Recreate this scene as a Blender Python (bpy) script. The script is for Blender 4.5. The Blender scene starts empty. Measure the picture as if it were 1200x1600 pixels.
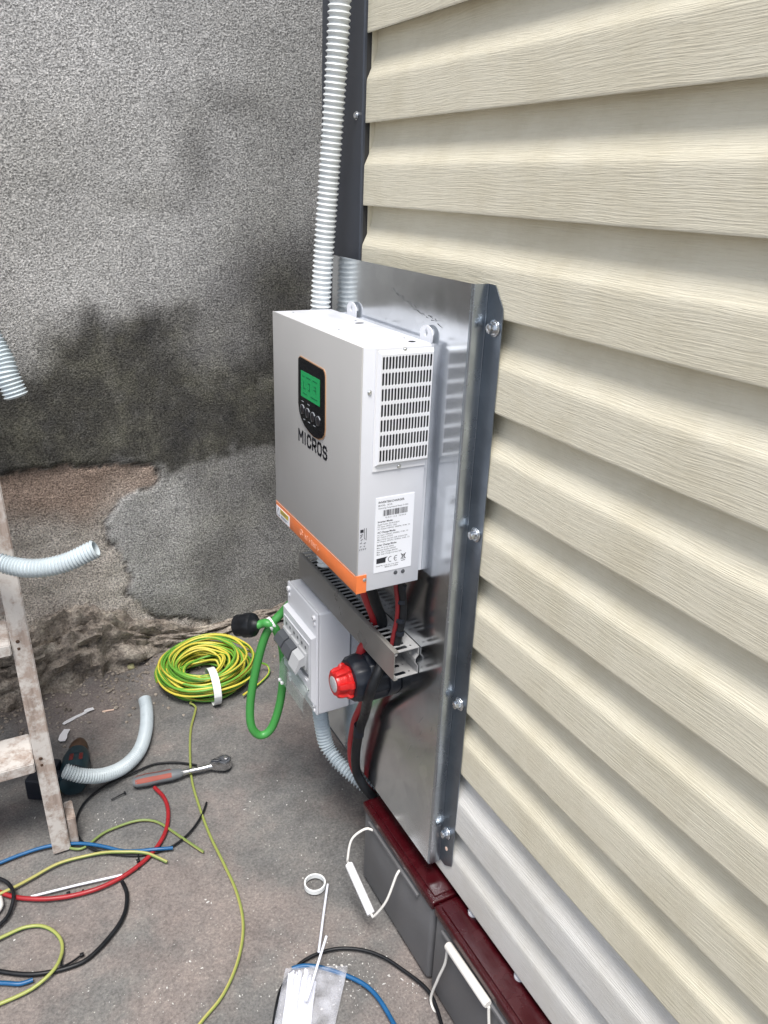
import bpy, bmesh, math, random
import numpy as np
from mathutils import Vector, Matrix, noise
random.seed(7)
S = bpy.context.scene
COL = S.collection
PI = math.pi
R = math.radians

# ------------------------------------------------------------------ camera, sky, sun, exposure
CAM_ROT = (1.1749, -0.0359, -0.4908)
CAM_LOC = Vector((-0.5841, -0.8781, 1.2862))
FPX = 1204.1
cd = bpy.data.cameras.new('camera'); cam = bpy.data.objects.new('camera', cd); COL.objects.link(cam)
cam.location = CAM_LOC; cam.rotation_euler = CAM_ROT
cd.sensor_fit = 'VERTICAL'; cd.sensor_height = 36; cd.lens = 36*FPX/1600
cd.clip_start = 0.02; cd.clip_end = 500
S.camera = cam
SUN_EL, SUN_AZ = R(67), R(207)        # azimuth measured clockwise from +Y
w = bpy.data.worlds.new("World"); S.world = w; w.use_nodes = True
wn = w.node_tree.nodes; wl = w.node_tree.links
bg = wn['Background']; sky = wn.new('ShaderNodeTexSky'); sky.sky_type = 'NISHITA'
sky.sun_disc = False; sky.sun_elevation = SUN_EL; sky.sun_rotation = SUN_AZ
sky.air_density = 1.0; sky.dust_density = 2.0; sky.ozone_density = 1.0
hs = wn.new('ShaderNodeHueSaturation'); hs.inputs['Saturation'].default_value = 0.55
wl.new(sky.outputs[0], hs.inputs['Color']); wl.new(hs.outputs[0], bg.inputs[0])
bg.inputs[1].default_value = 0.12
sl = bpy.data.lights.new('sun', 'SUN'); so = bpy.data.objects.new('sun', sl); COL.objects.link(so)
sl.energy = 2.5; sl.angle = R(22); sl.color = (1.0, .965, .92)
sd = Vector((math.sin(SUN_AZ)*math.cos(SUN_EL), math.cos(SUN_AZ)*math.cos(SUN_EL), math.sin(SUN_EL)))
so.rotation_euler = sd.to_track_quat('Z', 'Y').to_euler()
S.view_settings.view_transform = 'Standard'; S.view_settings.look = 'None'
S.view_settings.exposure = 0.88; S.view_settings.gamma = 1.0
S.render.engine = 'CYCLES'

# ------------------------------------------------------------------ measured points -> places on real planes
_M = (Matrix.Rotation(CAM_ROT[2], 3, 'Z') @ Matrix.Rotation(CAM_ROT[1], 3, 'Y') @ Matrix.Rotation(CAM_ROT[0], 3, 'X'))
def ray(u, v): return _M @ Vector(((u-600)/FPX, -(v-800)/FPX, -1))
def gz(u, v, z=0.0):
    d = ray(u, v); return CAM_LOC + d*((z-CAM_LOC.z)/d.z)
def gy(u, v, y):
    d = ray(u, v); return CAM_LOC + d*((y-CAM_LOC.y)/d.y)
def gx(u, v, x):
    d = ray(u, v); return CAM_LOC + d*((x-CAM_LOC.x)/d.x)

# ------------------------------------------------------------------ object helpers
def tag(o, label=None, cat=None, group=None, kind=None):
    if label: o['label'] = label
    if cat: o['category'] = cat
    if group: o['group'] = group
    if kind: o['kind'] = kind
    return o
def thing(name, label, cat, loc=(0, 0, 0), group=None):
    o = bpy.data.objects.new(name, None); COL.objects.link(o); o.location = loc
    o.empty_display_size = .02
    return tag(o, label, cat, group)
def wloc(o):
    v = Vector((0, 0, 0))
    while o: v += o.location; o = o.parent
    return v
class MB:
    def __init__(s): s.v = []; s.f = []; s.uv = []
    def add(s, vs, fs, uvs=None):
        n = len(s.v); s.v += [tuple(p) for p in vs]; s.f += [tuple(i+n for i in f) for f in fs]
        s.uv += uvs if uvs else [(0, 0)]*len(vs)
        return s
    def box(s, x0, x1, y0, y1, z0, z1, bev=0.0, seg=2):
        if bev <= 0:
            vs = [(x, y, z) for x in (x0, x1) for y in (y0, y1) for z in (z0, z1)]
            return s.add(vs, [(0, 1, 3, 2), (4, 6, 7, 5), (0, 4, 5, 1), (2, 3, 7, 6), (0, 2, 6, 4), (1, 5, 7, 3)])
        bm = bmesh.new(); bmesh.ops.create_cube(bm, size=1)
        for q in bm.verts:
            q.co = Vector(((x0+x1)/2+q.co.x*(x1-x0), (y0+y1)/2+q.co.y*(y1-y0), (z0+z1)/2+q.co.z*(z1-z0)))
        bmesh.ops.bevel(bm, geom=bm.edges[:], offset=bev, segments=seg, profile=.5, affect='EDGES')
        return s.bm(bm)
    def bm(s, bm, M=None):
        bm.verts.ensure_lookup_table(); bm.verts.index_update()
        s.add([(M @ q.co if M else q.co) for q in bm.verts], [[q.index for q in f.verts] for f in bm.faces]); bm.free(); return s
    def prism(s, poly, O, U, V, N, t):
        """polygon (a,b) in plane O + aU + bV, thickness t along N"""
        O, U, V, N = map(Vector, (O, U, V, N)); n = len(poly)
        a = [O+U*p[0]+V*p[1] for p in poly]; b = [q+N*t for q in a]
        return s.add(a+b, [tuple(range(n-1, -1, -1)), tuple(range(n, 2*n))]+[(i, (i+1) % n, n+(i+1) % n, n+i) for i in range(n)])
    def lathe(s, prof, O, D, n=24, closed=True, fn=None):
        O = Vector(O); D = Vector(D).normalized(); A = D.orthogonal().normalized(); B = D.cross(A)
        vs = []
        for k, (r, t) in enumerate(prof):
            for i in range(n):
                a = 2*PI*i/n; rr = r*(fn(a, k) if fn else 1)
                vs.append(O+D*t+(A*math.cos(a)+B*math.sin(a))*rr)
        fs = [(k*n+i, k*n+(i+1) % n, (k+1)*n+(i+1) % n, (k+1)*n+i) for k in range(len(prof)-1) for i in range(n)]
        if closed: fs += [tuple(range(n-1, -1, -1)), tuple(range((len(prof)-1)*n, len(prof)*n))]
        return s.add(vs, fs)
    def tube(s, path, r, n=10, cap=True, rf=None):
        P = [Vector(p) for p in path]; T = []
        for i in range(len(P)):
            T.append((P[min(i+1, len(P)-1)]-P[max(i-1, 0)]).normalized())
        A = T[0].orthogonal().normalized(); vs = []; uv = []; L = 0
        for i, p in enumerate(P):
            if i: L += (P[i]-P[i-1]).length
            A = (A-T[i]*A.dot(T[i])).normalized(); B = T[i].cross(A)
            rr = r*(rf(L, i) if rf else 1)
            for k in range(n):
                a = 2*PI*k/n; vs.append(p+(A*math.cos(a)+B*math.sin(a))*rr); uv.append((k/n, L))
        m = len(P)
        fs = [(i*n+k, i*n+(k+1) % n, (i+1)*n+(k+1) % n, (i+1)*n+k) for i in range(m-1) for k in range(n)]
        if cap: fs += [tuple(range(n-1, -1, -1)), tuple(range((m-1)*n, m*n))]
        return s.add(vs, fs, uv)
    def build(s, name, mat, parent=None, smooth=None, local=False, recalc=True, uv=False):
        me = bpy.data.meshes.new(name); off = Vector((0, 0, 0))
        o = bpy.data.objects.new(name, me)
        if parent is not None:
            o.parent = parent
            if not local: off = wloc(parent)
        me.from_pydata([tuple(Vector(q)-off) for q in s.v], [], s.f)
        if uv:
            l = me.uv_layers.new(name='UVMap'); li = np.zeros(len(me.loops), dtype=np.int32)
            me.loops.foreach_get('vertex_index', li); arr = np.array(s.uv, dtype=np.float32)[li]
            # seam: fix the last column wrapping to 0
            for p in me.polygons:
                idx = list(p.loop_indices)
                if len(idx) == 4 and max(arr[i, 0] for i in idx)-min(arr[i, 0] for i in idx) > .5:
                    for i in idx:
                        if arr[i, 0] < .5: arr[i, 0] += 1
            l.data.foreach_set('uv', arr.ravel())
        if recalc:
            bm = bmesh.new(); bm.from_mesh(me); bmesh.ops.recalc_face_normals(bm, faces=bm.faces[:]); bm.to_mesh(me); bm.free()
        if smooth is not None:
            me.polygons.foreach_set('use_smooth', [True]*len(me.polygons))
            if smooth < 180: me.set_sharp_from_angle(angle=R(smooth))
        if mat: me.materials.append(mat)
        COL.objects.link(o); return o

def cat(pts, step=.01, closed=False):
    """catmull-rom through the points, sampled about every step metres"""
    P = [Vector(p) for p in pts]
    if closed: P = [P[-1]]+P+[P[0], P[1]]
    else: P = [P[0]*2-P[1]]+P+[P[-1]*2-P[-2]]
    out = []
    for i in range(1, len(P)-2):
        a, b, c, d = P[i-1:i+3]; n = max(2, int((c-b).length/step))
        for k in range(n):
            t = k/n
            out.append(.5*((2*b)+(c-a)*t+(2*a-5*b+4*c-d)*t*t+(3*b-a-3*c+d)*t**3))
    out.append(P[-2]); return out
def resample(path, step):
    P = [Vector(p) for p in path]; out = [P[0]]; acc = 0
    for i in range(1, len(P)):
        seg = (P[i]-P[i-1]).length
        while acc+seg >= step:
            t = (step-acc)/seg; q = P[i-1].lerp(P[i], t); out.append(q); P[i-1] = q; seg = (P[i]-q).length; acc = 0
        acc += seg
    return out
def corrugated(path, r, pitch, depth, n=20):
    """corrugated conduit: an open tube with rounded ribs and a wall thickness at the ends"""
    P = resample(path, pitch/8); mb = MB()
    rf = lambda L, i: 1-depth*(.5+.5*math.cos(2*PI*i/8))**.8
    mb.tube(P, r, n, cap=False, rf=rf)
    m = len(P); N = len(mb.v)
    mb2 = MB(); mb2.tube(P, r*(1-depth)*.93, n, cap=False)
    inner = len(mb.v); mb.add(mb2.v, [tuple(reversed(f)) for f in mb2.f])
    for base in (0, (m-1)*n):
        mb.add([], []); mb.f += [(base+k, base+(k+1) % n, inner+base+(k+1) % n, inner+base+k) for k in range(n)]
    return mb

def slotted(mb, O, U, V, N, t, cols, rows, slot):
    """plate in plane O,U,V with slots cut through: cols/rows = list of cell sizes; slot(i,j) -> (hx,hy,c) half sizes + chamfer or None"""
    O, U, V, N = map(Vector, (O, U, V, N)); x = 0
    for i, cw in enumerate(cols):
        y = 0
        for j, rh in enumerate(rows):
            c = O+U*(x+cw/2)+V*(y+rh/2); hw, hh = cw/2, rh/2
            cor = [(hw, -hh), (hw, hh), (-hw, hh), (-hw, -hh)]
            s_ = slot(i, j)
            if s_ is None:
                mb.add([c+U*a+V*b for a, b in cor]+[c+U*a+V*b+N*t for a, b in cor], [(3, 2, 1, 0), (4, 5, 6, 7)])
            else:
                hx, hy, q = s_
                oc = [(hx, -hy+q), (hx, hy-q), (hx-q, hy), (-hx+q, hy), (-hx, hy-q), (-hx, -hy+q), (-hx+q, -hy), (hx-q, -hy)]
                pts = cor+oc; vs = [c+U*a+V*b+N*t for a, b in pts]+[c+U*a+V*b for a, b in pts]
                fs = [(0, 1, 5, 4), (1, 6, 5), (1, 2, 7, 6), (2, 8, 7), (2, 3, 9, 8), (3, 10, 9), (3, 0, 11, 10), (0, 4, 11)]
                fs2 = [tuple(12+k for k in reversed(f)) for f in fs]
                wl_ = [(4+k, 4+(k+1) % 8, 16+(k+1) % 8, 16+k) for k in range(8)]
                mb.add(vs, fs+fs2+wl_)
            y += rh
        x += cw
    W, H = sum(cols), sum(rows)
    q = [O, O+U*W, O+U*W+V*H, O+V*H]; q2 = [p+N*t for p in q]
    mb.add(q+q2, [(i, (i+1) % 4, 4+(i+1) % 4, 4+i) for i in range(4)])
    return mb

def text_mesh(items, O, U, V, N, mb=None, res=2):
    """items: (string, a, b, size, bold). text laid in plane O,U,V as thin raised ink"""
    mb = mb or MB(); O, U, V, N = map(Vector, (O, U, V, N))
    for st, a, b, size, bold in items:
        cu = bpy.data.curves.new('t', 'FONT'); cu.body = st; cu.size = size; cu.offset = bold*size; cu.resolution_u = res
        to = bpy.data.objects.new('t', cu); COL.objects.link(to)
        dg = bpy.context.evaluated_depsgraph_get(); dg.update()
        me = bpy.data.meshes.new_from_object(to.evaluated_get(dg))
        mb.add([O+U*(a+q.co.x)+V*(b+q.co.y)+N*0 for q in me.vertices], [tuple(p.vertices) for p in me.polygons])
        bpy.data.objects.remove(to); bpy.data.curves.remove(cu); bpy.data.meshes.remove(me)
    return mb
def strokes(mb, segs, O, U, V, N, wdt, t=.0004):
    O, U, V, N = map(Vector, (O, U, V, N))
    for (a, b), (c, d) in segs:
        e = Vector((c-a, d-b)); L = e.length
        if L < 1e-9: continue
        e /= L; nn = Vector((-e.y, e.x))*wdt/2; e2 = e*wdt/2*.6
        P = [(a-e2.x-nn.x, b-e2.y-nn.y), (c+e2.x-nn.x, d+e2.y-nn.y), (c+e2.x+nn.x, d+e2.y+nn.y), (a-e2.x+nn.x, b-e2.y+nn.y)]
        mb.prism(P, O, U, V, N, t)
    return mb

# ------------------------------------------------------------------ materials
def mat(name, col=(.5, .5, .5), rough=.5, metal=0.0, spec=None, bump=None, var=None, coat=0, trans=0, ior=None):
    m = bpy.data.materials.new(name); m.use_nodes = True; nt = m.node_tree; b = nt.nodes['Principled BSDF']
    b.inputs['Base Color'].default_value = (*col, 1); b.inputs['Roughness'].default_value = rough; b.inputs['Metallic'].default_value = metal
    if spec is not None: b.inputs['Specular IOR Level'].default_value = spec
    if coat: b.inputs['Coat Weight'].default_value = coat
    if trans: b.inputs['Transmission Weight'].default_value = trans
    if ior: b.inputs['IOR'].default_value = ior
    tc = nt.nodes.new('ShaderNodeTexCoord')
    if var:   # (scale, amount)
        n = nt.nodes.new('ShaderNodeTexNoise'); n.inputs['Scale'].default_value = var[0]; n.inputs['Detail'].default_value = 5
        nt.links.new(tc.outputs['Object'], n.inputs['Vector'])
        mr = nt.nodes.new('ShaderNodeMapRange'); mr.inputs['From Min'].default_value = .3; mr.inputs['From Max'].default_value = .7
        mr.inputs['To Min'].default_value = 1-var[1]; mr.inputs['To Max'].default_value = 1+var[1]
        nt.links.new(n.outputs['Fac'], mr.inputs['Value'])
        mx = nt.nodes.new('ShaderNodeVectorMath'); mx.operation = 'SCALE'; mx.inputs[0].default_value = col
        nt.links.new(mr.outputs[0], mx.inputs['Scale']); nt.links.new(mx.outputs[0], b.inputs['Base Color'])
        m2 = nt.nodes.new('ShaderNodeMapRange'); m2.inputs['From Min'].default_value = .3; m2.inputs['From Max'].default_value = .7
        m2.inputs['To Min'].default_value = max(0.02, rough-.12); m2.inputs['To Max'].default_value = min(1, rough+.12)
        nt.links.new(n.outputs['Fac'], m2.inputs['Value']); nt.links.new(m2.outputs[0], b.inputs['Roughness'])
    if bump:  # (scale, dist)
        n = nt.nodes.new('ShaderNodeTexNoise'); n.inputs['Scale'].default_value = bump[0]; n.inputs['Detail'].default_value = 3
        nt.links.new(tc.outputs['Object'], n.inputs['Vector'])
        bp = nt.nodes.new('ShaderNodeBump'); bp.inputs['Distance'].default_value = bump[1]; bp.inputs['Strength'].default_value = 1
        nt.links.new(n.outputs['Fac'], bp.inputs['Height']); nt.links.new(bp.outputs[0], b.inputs['Normal'])
    return m
class NT:
    def __init__(s, m): s.nt = m.node_tree; s.b = s.nt.nodes['Principled BSDF']
    def n(s, t, **k):
        q = s.nt.nodes.new(t)
        for a, b in k.items():
            if a.startswith('i_'): q.inputs[a[2:].replace('_', ' ')].default_value = b
            else: setattr(q, a, b)
        return q
    def l(s, a, b): s.nt.links.new(a, b)
    def ramp(s, src, stops):
        q = s.nt.nodes.new('ShaderNodeValToRGB'); e = q.color_ramp.elements
        while len(e) < len(stops): e.new(.5)
        for k, (p, c) in enumerate(stops): e[k].position = p; e[k].color = (*c, 1) if len(c) == 3 else c
        s.l(src, q.inputs[0]); return q.outputs[0]
    def mix(s, f, a, b, mode='MIX'):
        q = s.nt.nodes.new('ShaderNodeMix'); q.data_type = 'RGBA'; q.blend_type = mode
        for val, inp in ((f, q.inputs[0]), (a, q.inputs[6]), (b, q.inputs[7])):
            if isinstance(val, (float, int)): inp.default_value = val
            elif isinstance(val, tuple): inp.default_value = (*val, 1)
            else: s.l(val, inp)
        return q.outputs[2]
    def math(s, op, a, b=0.0, clamp=False):
        q = s.nt.nodes.new('ShaderNodeMath'); q.operation = op; q.use_clamp = clamp
        for val, inp in ((a, q.inputs[0]), (b, q.inputs[1])):
            if isinstance(val, (float, int)): inp.default_value = val
            else: s.l(val, inp)
        return q.outputs[0]

# vinyl siding with embossed wood grain
def siding_mat(name, c):
    m = mat(name, c, .42); N = NT(m); tc = N.n('ShaderNodeTexCoord')
    mp = N.n('ShaderNodeMapping'); mp.inputs['Scale'].default_value = (1, .035, 1); N.l(tc.outputs['Object'], mp.inputs[0])
    wv = N.n('ShaderNodeTexNoise', i_Scale=3.0, i_Detail=2.0); N.l(tc.outputs['Object'], wv.inputs['Vector'])
    ad = N.n('ShaderNodeVectorMath', operation='MULTIPLY_ADD'); N.l(wv.outputs['Color'], ad.inputs[0]); ad.inputs[1].default_value = (0, 0, .03); N.l(mp.outputs[0], ad.inputs[2])
    n1 = N.n('ShaderNodeTexNoise', i_Scale=600.0, i_Detail=3.0, i_Roughness=.65); N.l(ad.outputs[0], n1.inputs['Vector'])
    h = N.ramp(n1.outputs['Fac'], [(.38, (0, 0, 0)), (.62, (1, 1, 1))])
    bp = N.n('ShaderNodeBump', i_Distance=.00034, i_Strength=.8); N.l(h, bp.inputs['Height']); N.l(bp.outputs[0], N.b.inputs['Normal'])
    n2 = N.n('ShaderNodeTexNoise', i_Scale=9.0, i_Detail=6.0, i_Roughness=.7); N.l(tc.outputs['Object'], n2.inputs['Vector'])
    dirt = N.ramp(n2.outputs['Fac'], [(.42, (1, 1, 1)), (.78, (.86, .84, .79))])
    g = N.ramp(n1.outputs['Fac'], [(.36, (.95, .945, .935)), (.5, (1, 1, 1))])
    col = N.mix(1.0, N.mix(1.0, c, dirt, 'MULTIPLY'), g, 'MULTIPLY'); N.l(col, N.b.inputs['Base Color'])
    return m
M_SID = siding_mat('cream_vinyl', (.72, .675, .54))
M_SID2 = siding_mat('white_vinyl', (.655, .645, .62))

def wall_mat():
    m = mat('spatter_render', (.3, .3, .3), .95, spec=.2); N = NT(m); tc = N.n('ShaderNodeTexCoord'); ob = tc.outputs['Object']
    st = N.n('ShaderNodeAttribute', attribute_name='stain'); op = N.n('ShaderNodeAttribute', attribute_name='oldp'); ck = N.n('ShaderNodeAttribute', attribute_name='crack')
    gr = N.n('ShaderNodeTexNoise', i_Scale=235.0, i_Detail=3.0, i_Roughness=.65); N.l(ob, gr.inputs['Vector'])
    md = N.n('ShaderNodeTexNoise', i_Scale=7.0, i_Detail=6.0, i_Roughness=.65); N.l(ob, md.inputs['Vector'])
    lg = N.n('ShaderNodeTexNoise', i_Scale=1.7, i_Detail=4.0); N.l(ob, lg.inputs['Vector'])
    base = N.ramp(md.outputs['Fac'], [(.3, (.50, .495, .488)), (.5, (.58, .575, .567)), (.7, (.66, .655, .647))])
    base = N.mix(N.ramp(lg.outputs['Fac'], [(.45, (0, 0, 0)), (.62, (.7, .7, .7))]), base, (.50, .495, .475))
    dark = N.ramp(md.outputs['Fac'], [(.3, (.062, .061, .062)), (.5, (.102, .099, .087)), (.70, (.20, .195, .155))])
    base = N.mix(st.outputs['Fac'], base, dark)
    oldc = N.ramp(md.outputs['Fac'], [(.3, (.47, .43, .39)), (.5, (.60, .55, .50)), (.7, (.70, .66, .61))])
    rd = N.n('ShaderNodeAttribute', attribute_name='red')
    oldc = N.mix(rd.outputs['Fac'], oldc, (.38, .28, .225))
    base = N.mix(op.outputs['Fac'], base, oldc)
    base = N.mix(ck.outputs['Fac'], base, (.05, .04, .035))
    g = N.ramp(gr.outputs['Fac'], [(.36, (.42, .42, .42)), (.46, (.80, .80, .80)), (.54, (1.05, 1.05, 1.05)), (.62, (1.38, 1.37, 1.36)), (.70, (1.8, 1.79, 1.77))])
    N.l(N.mix(1.0, base, g, 'MULTIPLY'), N.b.inputs['Base Color'])
    bp = N.n('ShaderNodeBump', i_Distance=.007, i_Strength=1.0); N.l(gr.outputs['Fac'], bp.inputs['Height']); N.l(bp.outputs[0], N.b.inputs['Normal'])
    return m
M_WALL = wall_mat()
def rubble_mat():
    m = mat('rubble', (.25, .21, .18), .95, spec=.2); N = NT(m); tc = N.n('ShaderNodeTexCoord'); ob = tc.outputs['Object']
    a = N.n('ShaderNodeTexNoise', i_Scale=14.0, i_Detail=8.0, i_Roughness=.7); N.l(ob, a.inputs['Vector'])
    b = N.n('ShaderNodeTexNoise', i_Scale=130.0, i_Detail=4.0, i_Roughness=.7); N.l(ob, b.inputs['Vector'])
    c = N.ramp(a.outputs['Fac'], [(.3, (.10, .09, .08)), (.42, (.25, .215, .185)), (.56, (.38, .335, .29)), (.68, (.52, .48, .41))])
    g = N.ramp(b.outputs['Fac'], [(.35, (.55, .55, .55)), (.5, (1, 1, 1)), (.68, (1.5, 1.5, 1.45))])
    N.l(N.mix(1.0, c, g, 'MULTIPLY'), N.b.inputs['Base Color'])
    bp = N.n('ShaderNodeBump', i_Distance=.006, i_Strength=1.0); N.l(b.outputs['Fac'], bp.inputs['Height']); N.l(bp.outputs[0], N.b.inputs['Normal'])
    return m
M_RUB = rubble_mat()
def ground_mat():
    m = mat('worn_concrete', (.2, .19, .18), .9, spec=.25); N = NT(m); tc = N.n('ShaderNodeTexCoord'); ob = tc.outputs['Object']
    a = N.n('ShaderNodeTexNoise', i_Scale=2.6, i_Detail=7.0, i_Roughness=.62); N.l(ob, a.inputs['Vector'])
    a2 = N.n('ShaderNodeTexNoise', i_Scale=9.0, i_Detail=8.0, i_Roughness=.72); N.l(ob, a2.inputs['Vector'])
    b = N.n('ShaderNodeTexNoise', i_Scale=210.0, i_Detail=4.0, i_Roughness=.7); N.l(ob, b.inputs['Vector'])
    c = N.ramp(a.outputs['Fac'], [(.34, (.118, .120, .122)), (.48, (.152, .147, .142)), (.56, (.185, .164, .155)), (.68, (.215, .182, .168))])
    d = N.ramp(a2.outputs['Fac'], [(.3, (.74, .74, .75)), (.5, (1.04, 1.04, 1.04)), (.68, (1.26, 1.25, 1.23))])
    c = N.mix(1.0, c, d, 'MULTIPLY')
    g = N.ramp(b.outputs['Fac'], [(.36, (.74, .74, .74)), (.5, (1, 1, 1)), (.62, (1.2, 1.2, 1.18)), (.70, (1.6, 1.6, 1.56))])
    c = N.mix(1.0, c, g, 'MULTIPLY')
    v = N.n('ShaderNodeTexVoronoi', i_Scale=75.0); N.l(ob, v.inputs['Vector'])
    dots = N.ramp(v.outputs['Distance'], [(.05, (1, 1, 1)), (.13, (0, 0, 0))])
    sel = N.ramp(a2.outputs['Fac'], [(.5, (0, 0, 0)), (.56, (1, 1, 1))])
    c = N.mix(N.math('MULTIPLY', dots, sel), c, (.45, .43, .40))
    N.l(c, N.b.inputs['Base Color'])
    hh = N.math('ADD', N.math('MULTIPLY', a2.outputs['Fac'], 2.0), b.outputs['Fac'])
    bp = N.n('ShaderNodeBump', i_Distance=.0022, i_Strength=.9); N.l(hh, bp.inputs['Height']); N.l(bp.outputs[0], N.b.inputs['Normal'])
    return m
M_GND = ground_mat()
def galv_mat(name, c, r0, r1, sc=(6, 6, 6), bumpd=.0004, spang=True):
    m = mat(name, c, .3, 1.0); N = NT(m); tc = N.n('ShaderNodeTexCoord'); ob = tc.outputs['Object']
    mp = N.n('ShaderNodeMapping'); mp.inputs['Scale'].default_value = sc; N.l(ob, mp.inputs[0])
    a = N.n('ShaderNodeTexNoise', i_Scale=1.0, i_Detail=8.0, i_Roughness=.65); N.l(mp.outputs[0], a.inputs['Vector'])
    v = N.n('ShaderNodeTexVoronoi', i_Scale=45.0); N.l(ob, v.inputs['Vector'])
    col = N.ramp(a.outputs['Fac'], [(.3, tuple(x*.86 for x in c)), (.7, tuple(min(1, x*1.06) for x in c))])
    if spang: col = N.mix(.20, col, N.ramp(v.outputs['Color'], [(0, (.35, .35, .37)), (1, (1, 1, 1))]), 'MULTIPLY')
    N.l(col, N.b.inputs['Base Color'])
    mr = N.n('ShaderNodeMapRange'); mr.inputs['From Min'].default_value = .3; mr.inputs['From Max'].default_value = .7
    mr.inputs['To Min'].default_value = r0; mr.inputs['To Max'].default_value = r1; N.l(a.outputs['Fac'], mr.inputs['Value']); N.l(mr.outputs[0], N.b.inputs['Roughness'])
    b = N.n('ShaderNodeTexNoise', i_Scale=5.0, i_Detail=2.0); N.l(ob, b.inputs['Vector'])
    bp = N.n('ShaderNodeBump', i_Distance=bumpd, i_Strength=1.0); N.l(b.outputs['Fac'], bp.inputs['Height']); N.l(bp.outputs[0], N.b.inputs['Normal'])
    return m
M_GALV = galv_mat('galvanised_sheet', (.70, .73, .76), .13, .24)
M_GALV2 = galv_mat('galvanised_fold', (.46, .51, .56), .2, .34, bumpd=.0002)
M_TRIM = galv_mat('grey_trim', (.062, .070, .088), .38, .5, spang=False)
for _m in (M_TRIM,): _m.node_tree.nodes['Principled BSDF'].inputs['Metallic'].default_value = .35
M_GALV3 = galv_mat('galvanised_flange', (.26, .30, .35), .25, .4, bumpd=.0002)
M_BOLT = mat('zinc_bolt', (.62, .64, .66), .25, 1.0, var=(300, .25))
M_FRONT = mat('grey_powder_coat', (.445, .44, .43), .42, bump=(900, .00006), var=(7, .022))
M_WHITE = mat('white_powder_coat', (.64, .655, .70), .4, bump=(900, .00006), var=(20, .02))
M_VENTW = mat('white_vent_steel', (.74, .75, .78), .4)
M_BLACKIN = mat('vent_dark', (.012, .013, .016), .8)
M_ORANGE = mat('orange_print', (.80, .20, .055), .4, var=(60, .06))
M_ORANGE2 = mat('orange_pale_line', (.86, .50, .36), .4)
M_PALE = mat('pale_print', (.85, .62, .5), .5)
M_BEZEL = mat('gloss_black', (.008, .009, .012), .12, coat=.5)
M_RIM = mat('copper_rim', (.62, .36, .2), .3, .4)
M_BTN = mat('button_black', (.02, .02, .024), .3)
M_BTNR = mat('button_ring', (.35, .37, .4), .4)
M_INK = mat('black_ink', (.018, .02, .028), .5)
M_INKG = mat('grey_ink', (.09, .1, .12), .6)
M_LABEL = mat('paper_label', (.80, .82, .87), .45)
M_YEL = mat('yellow_sticker', (.55, .42, .05), .5)
M_DARKDISP = mat('screen_ink', (.0, .10, .04), .3)
M_LCD = mat('green_lcd', (.02, .30, .10), .12, coat=.6)
_b = M_LCD.node_tree.nodes['Principled BSDF']; _b.inputs['Emission Color'].default_value = (.015, .5, .13, 1); _b.inputs['Emission Strength'].default_value = .10
M_PVC = mat('white_enclosure_plastic', (.66, .67, .70), .38, bump=(500, .00008))
M_PVCG = mat('light_grey_plastic', (.42, .43, .44), .45, bump=(500, .0001))
M_DKG = mat('dark_grey_plastic', (.07, .075, .085), .42)
M_DUCTL = mat('grey_duct_cover', (.185, .178, .165), .36, var=(25, .08))
M_DUCT = mat('grey_duct', (.30, .30, .30), .42, var=(60, .08))
M_COND = mat('grey_conduit_plastic', (.47, .53, .56), .36, var=(40, .04))
M_CONDT = mat('white_conduit_plastic', (.66, .69, .69), .36, var=(40, .04))
M_BLK = mat('black_rubber', (.008, .009, .011), .45, spec=.3, var=(60, .3))
M_BLKP = mat('black_plastic', (.011, .014, .021), .40, spec=.35, bump=(300, .0001))
M_RED = mat('red_plastic', (.50, .012, .012), .33)
M_REDC = mat('red_cable', (.28, .013, .018), .42, var=(40, .15))
M_REDD = mat('dark_red_cable', (.16, .008, .012), .42)
M_BLUEC = mat('blue_cable', (.006, .085, .22), .42, var=(40, .15))
M_GRNC = mat('green_cable', (.05, .26, .055), .42)
M_TAPE = mat('white_tape', (.72, .74, .74), .5)
M_BATG = mat('battery_grey', (.12, .12, .125), .45, bump=(250, .0002), var=(9, .16))
M_BATR = mat('battery_red', (.036, .002, .004), .25, bump=(60, .0001), var=(30, .15))  # shade from the siding above is put into this darkened red
M_ROPE = mat('white_rope', (.70, .68, .64), .7)
M_GRIP = mat('white_grip', (.78, .78, .80), .45)
M_CLEAR = mat('clear_plastic', (.93, .95, .95), .12, trans=.92, ior=1.3)
M_NYLON = mat('white_nylon', (.72, .74, .82), .4)
M_DRILL = mat('drill_teal', (.008, .026, .036), .45, var=(40, .25))
M_DRILLR = mat('drill_red', (.10, .012, .012), .4)
M_STEELW = mat('satin_steel', (.55, .55, .56), .3, 1.0, var=(80, .2))
M_GRIPG = mat('grey_grip', (.13, .14, .15), .5)
M_GRIPO = mat('orange_grip', (.24, .04, .022), .6)
M_CHIP = mat('white_scrap', (.52, .51, .49), .7)
M_CHUCK = mat('rusty_chuck', (.10, .06, .04), .5, .5)
M_VOID = mat('dark_underside', (.03, .03, .03), .9)

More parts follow.
